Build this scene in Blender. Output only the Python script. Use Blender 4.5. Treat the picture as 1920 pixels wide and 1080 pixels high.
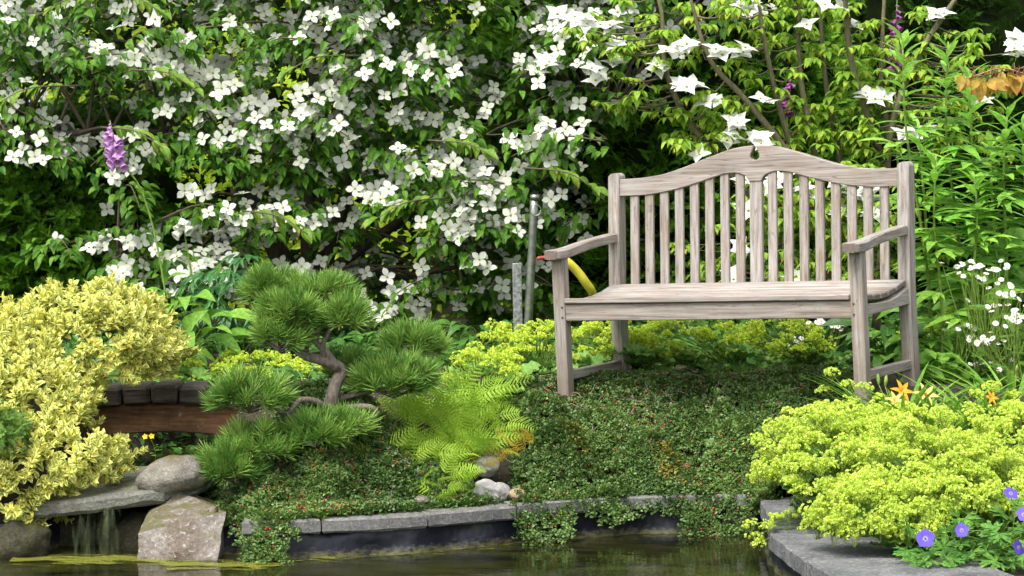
import bpy, math, random
import numpy as np
from mathutils import Matrix, Vector, noise as mnoise

for _o in list(bpy.data.objects):
    bpy.data.objects.remove(_o)
SC = bpy.context.scene
COL = SC.collection

# ---------------------------------------------------------------- camera, sky, sun, exposure
cam_d = bpy.data.cameras.new('camera')
cam = bpy.data.objects.new('camera', cam_d)
COL.objects.link(cam)
cam.location = (0.0, 0.0, 1.15)
cam.rotation_euler = (math.pi / 2 - 0.0549, 0.0, 0.0)
cam_d.sensor_width = 36.0
cam_d.lens = 96.25
cam_d.clip_start = 0.1
cam_d.clip_end = 2000.0
SC.camera = cam

SUN_EL, SUN_AZ = math.radians(58.0), math.radians(215.0)   # azimuth from +Y clockwise: behind the camera, left
wd = bpy.data.worlds.new('World')
SC.world = wd
wd.use_nodes = True
wn, wl = wd.node_tree.nodes, wd.node_tree.links
wn.clear()
w_out = wn.new('ShaderNodeOutputWorld')
w_bg = wn.new('ShaderNodeBackground')
w_sky = wn.new('ShaderNodeTexSky')
w_hs = wn.new('ShaderNodeHueSaturation')
w_sky.sky_type = 'NISHITA'
w_sky.sun_disc = False
w_sky.sun_elevation = SUN_EL
w_sky.sun_rotation = SUN_AZ
w_sky.air_density = 1.0
w_sky.dust_density = 4.0
w_sky.ozone_density = 0.5
w_hs.inputs['Saturation'].default_value = 0.35      # thin cloud veil: greyer than a clear sky
wl.new(w_sky.outputs[0], w_hs.inputs['Color'])
wl.new(w_hs.outputs[0], w_bg.inputs[0])
w_bg.inputs[1].default_value = 0.15
wl.new(w_bg.outputs[0], w_out.inputs[0])

sun_d = bpy.data.lights.new('sun', 'SUN')
sun = bpy.data.objects.new('sun', sun_d)
COL.objects.link(sun)
sun_d.energy = 1.5
sun_d.angle = math.radians(24.0)
sun_d.color = (1.0, 0.96, 0.9)
_sd = Vector((math.sin(SUN_AZ) * math.cos(SUN_EL), math.cos(SUN_AZ) * math.cos(SUN_EL), math.sin(SUN_EL)))
sun.rotation_euler = (-_sd).to_track_quat('-Z', 'Y').to_euler()
sun.location = (-4, -6, 12)

SC.view_settings.view_transform = 'Standard'
SC.view_settings.look = 'None'
SC.view_settings.gamma = 1.0
SC.view_settings.use_curve_mapping = False
SC.view_settings.exposure = 1.2
SC.render.engine = 'CYCLES'
cy = SC.cycles
cy.use_denoising = True
cy.max_bounces = 7
cy.diffuse_bounces = 3
cy.glossy_bounces = 3
cy.transmission_bounces = 4
cy.transparent_max_bounces = 8
cy.caustics_reflective = False
cy.caustics_refractive = False

# ---------------------------------------------------------------- helpers
RNG = np.random.default_rng(11)
random.seed(5)


def U(a, b, n=None):
    return RNG.uniform(a, b, n)


def nrm(v):
    v = np.asarray(v, float)
    return v / np.maximum(np.linalg.norm(v, axis=-1, keepdims=True), 1e-9)


def frames(d, n):
    """columns x (width), y (along d), z (normal, near n)"""
    y = nrm(d)
    n = np.broadcast_to(np.asarray(n, float), y.shape)
    x = nrm(np.cross(y, n))
    z = np.cross(x, y)
    return np.stack([x, y, z], axis=-1)


def rand_unit(n):
    return nrm(RNG.normal(size=(n, 3)))


def mesh_from(name, v, t, col=None, mi=None, mats=(), smooth=False):
    v = np.ascontiguousarray(v, dtype=np.float32)
    t = np.ascontiguousarray(t, dtype=np.int32)
    me = bpy.data.meshes.new(name)
    me.vertices.add(len(v))
    me.vertices.foreach_set('co', v.ravel())
    me.loops.add(t.size)
    me.loops.foreach_set('vertex_index', t.ravel())
    me.polygons.add(len(t))
    me.polygons.foreach_set('loop_start', np.arange(0, t.size, 3, dtype=np.int32))
    if mi is not None and np.any(mi):
        me.polygons.foreach_set('material_index', np.ascontiguousarray(mi, dtype=np.int32))
    me.polygons.foreach_set('use_smooth', np.full(len(t), smooth, dtype=bool))
    if col is not None:
        at = me.color_attributes.new('col', 'FLOAT_COLOR', 'POINT')
        c4 = np.ones((len(v), 4), np.float32)
        c4[:, :3] = col
        at.data.foreach_set('color', c4.ravel())
    for m in mats:
        me.materials.append(m)
    me.update(calc_edges=True)
    return me


class Bag:
    """collects triangles; built as one mesh object"""
    def __init__(self):
        self.v, self.t, self.c, self.m, self.n = [], [], [], [], 0

    def raw(self, v, t, c=None, m=0):
        v = np.asarray(v, float).reshape(-1, 3)
        t = np.asarray(t, int).reshape(-1, 3)
        if c is None:
            c = np.tile([0.5, 0.0, 0.0], (len(v), 1))
        self.v.append(v)
        self.t.append(t + self.n)
        self.c.append(np.asarray(c, float))
        self.m.append(np.full(len(t), m) if np.isscalar(m) else np.asarray(m))
        self.n += len(v)
        return self

    def inst(self, tpl, pos, R, s, rnd=None, moff=0):
        v, t, c, m = tpl
        pos = np.asarray(pos, float).reshape(-1, 3)
        N = len(pos)
        if N == 0:
            return self
        s = np.broadcast_to(np.asarray(s, float), (N,)) if np.ndim(s) < 2 else s
        sc = s[:, None, None] if s.ndim == 1 else s[:, None, :]
        V = np.einsum('nij,nkj->nki', R, v[None] * sc) + pos[:, None]
        if rnd is None:
            rnd = U(0, 1, N)
        C = np.repeat(c[None], N, 0)
        C[:, :, 0] = np.clip(np.asarray(rnd)[:, None] + c[None, :, 0], 0, 1)
        T = t[None] + (np.arange(N) * len(v))[:, None, None]
        self.raw(V.reshape(-1, 3), T.reshape(-1, 3), C.reshape(-1, 3), np.tile(m + moff, N))
        return self

    def tube(self, pts, rad, ns=7, m=0, rnd=0.5, sub=4, cap=True):
        P = smooth_path(pts, sub)
        k = len(P)
        rad = np.interp(np.linspace(0, 1, k), np.linspace(0, 1, len(np.atleast_1d(rad))), np.atleast_1d(rad)) if np.size(rad) > 1 else np.full(k, float(np.atleast_1d(rad)[0]))
        T = nrm(np.gradient(P, axis=0))
        up = np.array([0.13, 0.97, 0.2]) if abs(T[0][2]) > 0.7 else np.array([0, 0, 1.0])
        N = np.zeros_like(P)
        a = np.cross(T[0], up)
        for i in range(k):
            a = a - T[i] * np.dot(a, T[i])
            a = a / max(np.linalg.norm(a), 1e-9)
            N[i] = a
        B = np.cross(T, N)
        th = np.linspace(0, 2 * np.pi, ns, endpoint=False)
        V = P[:, None] + rad[:, None, None] * (np.cos(th)[None, :, None] * N[:, None] + np.sin(th)[None, :, None] * B[:, None])
        tr = []
        for i in range(k - 1):
            for j in range(ns):
                a0, b0 = i * ns + j, i * ns + (j + 1) % ns
                tr += [(a0, b0, b0 + ns), (a0, b0 + ns, a0 + ns)]
        V = V.reshape(-1, 3)
        c = np.stack([np.full(k, rnd), np.linspace(0, 1, k), np.zeros(k)], 1)
        c = np.repeat(c, ns, 0)
        if cap:
            V = np.vstack([V, P[:1], P[-1:]])
            c = np.vstack([c, c[:1], c[-1:]])
            o = k * ns
            for j in range(ns):
                tr += [(o, (j + 1) % ns, j), (o + 1, (k - 1) * ns + j, (k - 1) * ns + (j + 1) % ns)]
        return self.raw(V, tr, c, m)

    def arrays(self):
        return np.vstack(self.v), np.vstack(self.t), np.vstack(self.c), np.concatenate(self.m)

    def tpl(self):
        return self.arrays()

    def build(self, name, mats, parent=None, smooth=False, stuff=False):
        if not self.v:
            return None
        v, t, c, m = self.arrays()
        if parent is not None:
            v = v - np.array(wloc(parent))
        if not isinstance(mats, (list, tuple)):
            mats = [mats]
        o = bpy.data.objects.new(name, mesh_from(name, v, t, c, m, mats, smooth))
        COL.objects.link(o)
        o.parent = parent
        if stuff:
            o['kind'] = 'stuff'
        return o


def smooth_path(pts, sub=4):
    P = np.asarray(pts, float)
    if len(P) < 3 or sub <= 1:
        return P
    out = []
    Q = np.vstack([2 * P[0] - P[1], P, 2 * P[-1] - P[-2]])
    for i in range(1, len(Q) - 2):
        p0, p1, p2, p3 = Q[i - 1:i + 3]
        for k in range(sub):
            t = k / sub
            out.append(0.5 * ((2 * p1) + (-p0 + p2) * t + (2 * p0 - 5 * p1 + 4 * p2 - p3) * t * t + (-p0 + 3 * p1 - 3 * p2 + p3) * t ** 3))
    out.append(P[-1])
    return np.array(out)


def wloc(o):
    l = Vector(o.location)
    while o.parent is not None:
        o = o.parent
        l = l + o.location
    return tuple(l)


def tag(o, label=None, cat=None, group=None, kind=None):
    if label:
        o['label'] = label
    if cat:
        o['category'] = cat
    if group:
        o['group'] = group
    if kind:
        o['kind'] = kind
    return o


def thing(name, label, cat, loc=(0, 0, 0), group=None):
    o = bpy.data.objects.new(name, None)
    o.empty_display_size = 0.1
    COL.objects.link(o)
    o.location = loc
    return tag(o, label, cat, group)


def variants(name, tpl, mats, k=5, smooth=False):
    v, t, c, m = tpl
    out = []
    for i in range(k):
        c2 = c.copy()
        c2[:, 0] = np.clip(c[:, 0] + (i + 0.5) / k, 0, 1)
        out.append(mesh_from(name, v, t, c2, m, mats, smooth))
    return out


def parts(name, tpl, mats, pos, R, s, parent, limit=300, smooth=False, rest='rest', rnd=None):
    """the nearest `limit` pieces as single objects sharing meshes, the others joined in one stuff part"""
    pos = np.asarray(pos, float).reshape(-1, 3)
    if not isinstance(mats, (list, tuple)):
        mats = [mats]
    N = len(pos)
    if N == 0:
        return
    s = np.broadcast_to(np.asarray(s, float), (N,)).copy()
    order = np.argsort(pos[:, 1] - 3.0 * s)
    near, far = order[:limit], order[limit:]
    me = variants(name, tpl, mats, 5, smooth)
    base = np.array(wloc(parent))
    for q, i in enumerate(near):
        o = bpy.data.objects.new(name, me[int(RNG.integers(0, 5)) if rnd is None else min(4, int(rnd[i] * 5))])
        COL.objects.link(o)
        o.parent = parent
        M = np.eye(4)
        M[:3, :3] = R[i] * s[i]
        M[:3, 3] = pos[i] - base
        o.matrix_basis = Matrix(M.tolist())
    if len(far):
        b = Bag()
        b.inst(tpl, pos[far], R[far], s[far], None if rnd is None else np.asarray(rnd)[far])
        b.build(rest, mats, parent, smooth, stuff=True)


# ---- templates: (verts, tris, attr(random, along, across), material index)
def leaf_tpl(n=4, w=0.5, fold=0.2, droop=0.25, prof=None, curl=0.0):
    prof = prof or (lambda t: np.sin(np.pi * t ** 0.8))
    t = np.linspace(0, 1, n + 1)
    hw = 0.5 * w * prof(t)
    y = t
    z = -droop * t ** 2 + curl * np.sin(np.pi * t)
    v, c = [], []
    for i in range(n + 1):
        v.append((0, y[i], z[i]))
        c.append((0, t[i], 0))
    L, Rr = {}, {}
    for i in range(1, n):
        L[i] = len(v)
        v.append((-hw[i], y[i], z[i] + fold * hw[i] * 2))
        c.append((0, t[i], 1))
        Rr[i] = len(v)
        v.append((hw[i], y[i], z[i] + fold * hw[i] * 2))
        c.append((0, t[i], 1))
    tr = [(0, Rr[1], 1), (0, 1, L[1])]
    for i in range(1, n - 1):
        tr += [(i, Rr[i], Rr[i + 1]), (i, Rr[i + 1], i + 1), (i, i + 1, L[i + 1]), (i, L[i + 1], L[i])]
    tr += [(n - 1, Rr[n - 1], n), (n - 1, n, L[n - 1])]
    return np.array(v, float), np.array(tr), np.array(c, float), np.zeros(len(tr), int)


def rotz(a):
    c, s = math.cos(a), math.sin(a)
    return np.array([[c, -s, 0], [s, c, 0], [0, 0, 1.0]])


def rotx(a):
    c, s = math.cos(a), math.sin(a)
    return np.array([[1.0, 0, 0], [0, c, -s], [0, s, c]])


def roty(a):
    c, s = math.cos(a), math.sin(a)
    return np.array([[c, 0, s], [0, 1.0, 0], [-s, 0, c]])


def combine(items):
    """items: (tpl, R, pos, scale, material offset, random offset) -> one template"""
    V, T, C, M, n = [], [], [], [], 0
    for tpl, R, p, s, mo, ro in items:
        v, t, c, m = tpl
        V.append((v * s) @ np.asarray(R).T + np.asarray(p, float))
        T.append(t + n)
        c = c.copy()
        c[:, 0] += ro
        C.append(c)
        M.append(m + mo)
        n += len(v)
    return np.vstack(V), np.vstack(T), np.vstack(C), np.concatenate(M)


def ball_tpl(r=1.0, sub=1):
    import bmesh
    bm = bmesh.new()
    bmesh.ops.create_icosphere(bm, subdivisions=sub, radius=r)
    v = np.array([x.co[:] for x in bm.verts])
    t = np.array([[q.index for q in f.verts] for f in bm.faces])
    bm.free()
    return v, t, np.tile([0.0, 0.5, 0.5], (len(v), 1)), np.zeros(len(t), int)


def lathe_tpl(prof, ns=8):
    """prof: list of (radius, y)"""
    th = np.linspace(0, 2 * np.pi, ns, endpoint=False)
    v, c, t = [], [], []
    k = len(prof)
    for i, (r, y) in enumerate(prof):
        for a in th:
            v.append((r * math.cos(a), y, r * math.sin(a)))
            c.append((0, i / (k - 1), 0.5))
    for i in range(k - 1):
        for j in range(ns):
            a, b = i * ns + j, i * ns + (j + 1) % ns
            t += [(a, b + ns, b), (a, a + ns, b + ns)]
    return np.array(v, float), np.array(t), np.array(c, float), np.zeros(len(t), int)


def prism_arr(poly, y0, y1, axis='y', bevel=0.0):
    """extrude a 2-D outline (list of (a,b)); axis = extrusion axis; a bevel insets both faces"""
    from mathutils.geometry import tessellate_polygon
    P = np.asarray(poly, float)
    n = len(P)
    if bevel:
        nx = np.roll(P, -1, 0) - P
        pv = P - np.roll(P, 1, 0)
        tg = nrm(nrm(nx) + nrm(pv))
        area = 0.5 * np.sum(P[:, 0] * np.roll(P[:, 1], -1) - np.roll(P[:, 0], -1) * P[:, 1])
        sg = 1.0 if area > 0 else -1.0
        inn = np.stack([-tg[:, 1], tg[:, 0]], 1) * sg
        Q = P + inn * bevel
        rings = [(Q, y0), (P, y0 + bevel), (P, y1 - bevel), (Q, y1)]
    else:
        rings = [(P, y0), (P, y1)]
    v = []
    for ring, y in rings:
        for a, b in ring:
            v.append({'y': (a, y, b), 'x': (y, a, b), 'z': (a, b, y)}[axis])
    t = []
    for r in range(len(rings) - 1):
        for i in range(n):
            a, b = r * n + i, r * n + (i + 1) % n
            t += [(a, b, b + n), (a, b + n, a + n)]
    tess = tessellate_polygon([[Vector((a, b, 0)) for a, b in rings[0][0]]])
    for a, b, c in tess:
        t.append((a, c, b))
        o = (len(rings) - 1) * n
        t.append((o + a, o + b, o + c))
    return np.array(v, float), np.array(t)


def box_arr(x0, x1, y0, y1, z0, z1, bev=0.004):
    b = min(bev, (x1 - x0) * .3, (z1 - z0) * .3)
    poly = [(x0 + b, z0), (x1 - b, z0), (x1, z0 + b), (x1, z1 - b), (x1 - b, z1), (x0 + b, z1), (x0, z1 - b), (x0, z0 + b)]
    return prism_arr(poly, y0, y1, 'y', min(bev, (y1 - y0) * .3))


def fix_normals(me):
    import bmesh
    bm = bmesh.new()
    bm.from_mesh(me)
    bmesh.ops.recalc_face_normals(bm, faces=bm.faces)
    bm.to_mesh(me)
    bm.free()


def solid(name, v, t, mat, parent=None, smooth=False, sub_loc=True):
    v = np.asarray(v, float)
    if parent is not None and sub_loc:
        v = v - np.array(wloc(parent))
    me = mesh_from(name, v, t, None, None, [mat], smooth)
    fix_normals(me)
    o = bpy.data.objects.new(name, me)
    COL.objects.link(o)
    o.parent = parent
    return o


# ---- materials
def newmat(name):
    m = bpy.data.materials.new(name)
    m.use_nodes = True
    nt = m.node_tree
    nt.nodes.clear()
    out = nt.nodes.new('ShaderNodeOutputMaterial')
    return m, nt, out


def nd(nt, typ, **kw):
    n = nt.nodes.new(typ)
    for k, v in kw.items():
        if k.startswith('i_'):
            n.inputs[k[2:].replace('_', ' ')].default_value = v
        else:
            setattr(n, k, v)
    return n


def c4(c):
    return (c[0], c[1], c[2], 1.0)


def mixc(nt, fac, a, b, mode='MIX'):
    n = nt.nodes.new('ShaderNodeMix')
    n.data_type = 'RGBA'
    n.blend_type = mode
    for sock, val in ((n.inputs[0], fac), (n.inputs[6], a), (n.inputs[7], b)):
        if hasattr(val, 'is_output') or isinstance(val, bpy.types.NodeSocket):
            nt.links.new(val, sock)
        elif isinstance(val, (int, float)):
            sock.default_value = val
        else:
            sock.default_value = c4(val)
    return n.outputs[2]


def ramp(nt, fac, stops, interp='LINEAR'):
    n = nt.nodes.new('ShaderNodeValToRGB')
    n.color_ramp.interpolation = interp
    e = n.color_ramp.elements
    while len(e) < len(stops):
        e.new(0.5)
    for i, (p, c) in enumerate(stops):
        e[i].position = p
        e[i].color = c4(c) if not isinstance(c, (int, float)) else (c, c, c, 1)
    nt.links.new(fac, n.inputs[0])
    return n.outputs[0]


def noise(nt, scale, detail=4.0, rough=0.55, vec=None, dist=0.0):
    n = nd(nt, 'ShaderNodeTexNoise')
    n.inputs['Scale'].default_value = scale
    n.inputs['Detail'].default_value = detail
    n.inputs['Roughness'].default_value = rough
    n.inputs['Distortion'].default_value = dist
    if vec is not None:
        nt.links.new(vec, n.inputs['Vector'])
    return n.outputs['Fac']


def geo_pos(nt):
    return nd(nt, 'ShaderNodeNewGeometry').outputs['Position']


def leafmat(name, c0, c1, tip=None, tip0=0.7, edge=None, edge0=0.5, trans=0.32, rough=0.5, spec=0.25, base=None, mott=0.35, vein=None):
    m, nt, out = newmat(name)
    at = nd(nt, 'ShaderNodeAttribute', attribute_name='col')
    sp = nd(nt, 'ShaderNodeSeparateColor')
    nt.links.new(at.outputs['Color'], sp.inputs[0])
    colr = mixc(nt, sp.outputs[0], c0, c1)
    pos = geo_pos(nt)
    nz = noise(nt, 55.0, 2.0, 0.5, pos)
    if vein is not None:
        f = ramp(nt, sp.outputs[2], [(0.0, 1.0), (0.12, 0.0)])
        colr = mixc(nt, f, colr, vein)
    if edge is not None:
        ad = nd(nt, 'ShaderNodeMath', operation='MULTIPLY_ADD')
        nt.links.new(nz, ad.inputs[0])
        ad.inputs[1].default_value = 0.5
        ad.inputs[2].default_value = -0.25
        a2 = nd(nt, 'ShaderNodeMath', operation='ADD')
        nt.links.new(ad.outputs[0], a2.inputs[0])
        nt.links.new(sp.outputs[2], a2.inputs[1])
        f = ramp(nt, a2.outputs[0], [(edge0 - 0.06, 0.0), (edge0 + 0.06, 1.0)])
        colr = mixc(nt, f, colr, edge)
    if tip is not None:
        ml = nd(nt, 'ShaderNodeMath', operation='MULTIPLY_ADD')
        nt.links.new(sp.outputs[0], ml.inputs[0])
        ml.inputs[1].default_value = 0.5
        nt.links.new(sp.outputs[1], ml.inputs[2])
        hm = nd(nt, 'ShaderNodeMath', operation='MULTIPLY')
        nt.links.new(ml.outputs[0], hm.inputs[0])
        hm.inputs[1].default_value = 0.5
        f = ramp(nt, hm.outputs[0], [(tip0 * 0.5, 0.0), (min(tip0 * 0.5 + 0.16, 1.0), 1.0)])
        colr = mixc(nt, f, colr, tip)
    if base is not None:
        f = ramp(nt, sp.outputs[1], [(0.0, 1.0), (0.3, 0.0)])
        colr = mixc(nt, f, colr, base)
    if mott:
        g = ramp(nt, nz, [(0.3, 1.0 - mott), (0.7, 1.0 + mott * 0.4)])
        colr = mixc(nt, 1.0, colr, g, 'MULTIPLY')
    pb = nd(nt, 'ShaderNodeBsdfPrincipled')
    nt.links.new(colr, pb.inputs['Base Color'])
    pb.inputs['Roughness'].default_value = rough
    pb.inputs['Specular IOR Level'].default_value = spec
    tr = nd(nt, 'ShaderNodeBsdfTranslucent')
    nt.links.new(colr, tr.inputs[0])
    mx = nd(nt, 'ShaderNodeMixShader')
    mx.inputs[0].default_value = trans
    nt.links.new(pb.outputs[0], mx.inputs[1])
    nt.links.new(tr.outputs[0], mx.inputs[2])
    nt.links.new(mx.outputs[0], out.inputs[0])
    return m


def barkmat(name, c0, c1, scale=60.0, bump=0.4):
    m, nt, out = newmat(name)
    pos = geo_pos(nt)
    mp = nd(nt, 'ShaderNodeMapping')
    mp.inputs['Scale'].default_value = (1, 1, 0.35)
    nt.links.new(pos, mp.inputs[0])
    nz = noise(nt, scale, 5.0, 0.65, mp.outputs[0])
    colr = ramp(nt, nz, [(0.3, c0), (0.7, c1)])
    pb = nd(nt, 'ShaderNodeBsdfPrincipled', )
    pb.inputs['Roughness'].default_value = 0.85
    nt.links.new(colr, pb.inputs['Base Color'])
    bp = nd(nt, 'ShaderNodeBump')
    bp.inputs['Strength'].default_value = bump
    bp.inputs['Distance'].default_value = 0.01
    nt.links.new(nz, bp.inputs['Height'])
    nt.links.new(bp.outputs[0], pb.inputs['Normal'])
    nt.links.new(pb.outputs[0], out.inputs[0])
    return m


def plainmat(name, c, rough=0.5, metal=0.0, spec=0.5, var=0.25, scale=30.0):
    m, nt, out = newmat(name)
    pb = nd(nt, 'ShaderNodeBsdfPrincipled')
    nz = noise(nt, scale, 4.0, 0.6, geo_pos(nt))
    colr = mixc(nt, 1.0, c, ramp(nt, nz, [(0.3, 1.0 - var), (0.7, 1.0 + var * 0.4)]), 'MULTIPLY')
    nt.links.new(colr, pb.inputs['Base Color'])
    pb.inputs['Roughness'].default_value = rough
    pb.inputs['Metallic'].default_value = metal
    pb.inputs['Specular IOR Level'].default_value = spec
    nt.links.new(pb.outputs[0], out.inputs[0])
    return m

# ---------------------------------------------------------------- ground, pond, stone edging
POND = np.array([(-3.2, 10.75), (-2.5, 10.8), (-1.96, 10.98), (-1.86, 11.3), (-1.42, 11.3), (-1.38, 11.06), (-1.1, 11.02), (-0.98, 10.86), (-0.42, 11.04),
                 (0.08, 11.36), (0.55, 11.6), (1.07, 11.66), (1.03, 10.62), (1.11, 9.8), (1.24, 9.2), (1.5, 8.0), (0.9, 6.6), (-1.0, 6.2),
                 (-3.0, 7.0), (-3.6, 9.0)])
WATER_Z = -0.535


def poly_dist(x, y, poly):
    """signed distance, positive outside"""
    d = np.full(x.shape, 1e9)
    inside = np.zeros(x.shape, bool)
    n = len(poly)
    for i in range(n):
        a, b = poly[i], poly[(i + 1) % n]
        e = b - a
        t = np.clip(((x - a[0]) * e[0] + (y - a[1]) * e[1]) / (e @ e), 0, 1)
        d = np.minimum(d, np.hypot(x - a[0] - t * e[0], y - a[1] - t * e[1]))
        c = ((a[1] > y) != (b[1] > y)) & (x < (b[0] - a[0]) * (y - a[1]) / (b[1] - a[1] + 1e-12) + a[0])
        inside ^= c
    return np.where(inside, -d, d)


def sstep(a, b, x):
    t = np.clip((x - a) / (b - a), 0, 1)
    return t * t * (3 - 2 * t)


def bumps(x, y):
    return 0.5 * (np.sin(2.9 * x + 1.3 * y + 0.7) * np.cos(2.3 * y - 1.1 * x) + 0.6 * np.sin(6.1 * x - 4.7 * y + 2.0) * np.cos(5.3 * y + 2.0 * x))


STREAM = np.array([(-1.64, 11.1), (-1.62, 11.8), (-1.55, 12.4), (-1.5, 13.2), (-1.3, 14.2)])


def stream_dist(x, y):
    d = np.full(np.shape(x), 1e9)
    for a, b in zip(STREAM[:-1], STREAM[1:]):
        e = b - a
        t = np.clip(((x - a[0]) * e[0] + (y - a[1]) * e[1]) / (e @ e), 0, 1)
        d = np.minimum(d, np.hypot(x - a[0] - t * e[0], y - a[1] - t * e[1]))
    return d


def ground_z(x, y):
    x = np.asarray(x, float)
    y = np.asarray(y, float)
    d = poly_dist(x, y, POND)
    rise = np.where(x > 0.9, 0.75, 1.0)
    z = -0.42 + 0.42 * sstep(0.05, 1.0, d / rise)
    z = z + 0.05 * sstep(0.2, 1.6, x) * sstep(0.2, 0.8, d)
    z = z + 0.03 * bumps(x, y) * sstep(0.1, 0.6, d)
    # level bed behind the right-hand paving, up to the bank
    low = sstep(0.95, 1.15, x) * (1 - sstep(11.0, 11.75, y)) * (1 - sstep(3.2, 4.2, x))
    z = z * (1 - low) + np.minimum(z, -0.41) * low
    # low mound under the little pine
    z = z + 0.16 * np.exp(-(((x + 0.8) / 0.42) ** 2 + ((y - 11.5) / 0.3) ** 2))
    s = stream_dist(x, y)
    z = np.where(y > 11.05, np.minimum(z, -0.42 + 0.5 * sstep(0.16, 0.5, s) + 0.0 * s), z)
    z = np.where(y < 6.5, np.minimum(z, -0.4 + 0 * z), z)
    z = np.where(d < 0.03, -1.0, z)
    far = sstep(16.5, 19.0, y)
    return z * (1 - far) + 0.0 * far


def groundmat():
    m, nt, out = newmat('soil')
    pos = geo_pos(nt)
    n1 = noise(nt, 9.0, 6.0, 0.7, pos)
    n2 = noise(nt, 90.0, 4.0, 0.7, pos)
    c = ramp(nt, n1, [(0.3, (0.022, 0.015, 0.009)), (0.55, (0.05, 0.035, 0.02)), (0.75, (0.03, 0.04, 0.012))])
    c = mixc(nt, 0.6, c, ramp(nt, n2, [(0.35, 0.5), (0.65, 1.4)]), 'MULTIPLY')
    pb = nd(nt, 'ShaderNodeBsdfPrincipled')
    pb.inputs['Roughness'].default_value = 0.95
    nt.links.new(c, pb.inputs['Base Color'])
    bp = nd(nt, 'ShaderNodeBump')
    bp.inputs['Distance'].default_value = 0.02
    nt.links.new(n2, bp.inputs['Height'])
    nt.links.new(bp.outputs[0], pb.inputs['Normal'])
    nt.links.new(pb.outputs[0], out.inputs[0])
    return m


def make_ground():
    xs = np.concatenate([[-900, -300, -90, -30, -12, -7], np.arange(-4.6, 4.61, 0.05), [7, 12, 30, 90, 300, 900]])
    ys = np.concatenate([[-900, -300, -90, -30, -8, 0, 3, 5], np.arange(6.0, 17.01, 0.05), [19, 22, 30, 60, 120, 300, 900]])
    X, Y = np.meshgrid(xs, ys)
    Z = ground_z(X, Y)
    nx, ny = len(xs), len(ys)
    v = np.stack([X.ravel(), Y.ravel(), Z.ravel()], 1)
    i = np.arange(nx * ny).reshape(ny, nx)
    a, b, c, d = i[:-1, :-1].ravel(), i[:-1, 1:].ravel(), i[1:, 1:].ravel(), i[1:, :-1].ravel()
    t = np.concatenate([np.stack([a, b, c], 1), np.stack([a, c, d], 1)])
    o = bpy.data.objects.new('ground', mesh_from('ground', v, t, None, None, [groundmat()], True))
    COL.objects.link(o)
    tag(o, kind='structure')
    return o


make_ground()


def watermat():
    m, nt, out = newmat('pond_water')
    pos = geo_pos(nt)
    mp = nd(nt, 'ShaderNodeMapping')
    mp.inputs['Scale'].default_value = (1.0, 2.2, 1.0)
    nt.links.new(pos, mp.inputs[0])
    n1 = noise(nt, 2.2, 5.0, 0.6, mp.outputs[0], 0.6)
    n2 = noise(nt, 7.0, 3.0, 0.5, mp.outputs[0])
    c = ramp(nt, n1, [(0.35, (0.006, 0.007, 0.003)), (0.65, (0.030, 0.032, 0.007))])
    pb = nd(nt, 'ShaderNodeBsdfPrincipled')
    nt.links.new(c, pb.inputs['Base Color'])
    pb.inputs['Roughness'].default_value = 0.03
    pb.inputs['IOR'].default_value = 1.33
    bp = nd(nt, 'ShaderNodeBump')
    bp.inputs['Strength'].default_value = 0.06
    bp.inputs['Distance'].default_value = 0.03
    nt.links.new(n2, bp.inputs['Height'])
    nt.links.new(bp.outputs[0], pb.inputs['Normal'])
    nt.links.new(pb.outputs[0], out.inputs[0])
    return m


M_WATER = watermat()


def sheet(name, poly, z, mat, kind=None):
    from mathutils.geometry import tessellate_polygon
    t = tessellate_polygon([[Vector((a, b, 0)) for a, b in poly]])
    v = [(a, b, z) for a, b in poly]
    t = [(a, b, c) if (poly[b][0] - poly[a][0]) * (poly[c][1] - poly[a][1]) - (poly[c][0] - poly[a][0]) * (poly[b][1] - poly[a][1]) > 0 else (a, c, b) for a, b, c in t]
    o = bpy.data.objects.new(name, mesh_from(name, v, t, None, None, [mat]))
    COL.objects.link(o)
    if kind:
        o['kind'] = kind
    return o


sheet('pond_water', [tuple(p) for p in POND], WATER_Z, M_WATER, 'structure')
_sl = [(-0.3, 0), (0.3, 0)]
sheet('stream_water', [(-2.0, 11.5), (-1.3, 11.5), (-1.1, 12.4), (-1.0, 14.2), (-1.7, 14.2), (-1.95, 12.4)], -0.36, M_WATER, 'structure')


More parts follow.
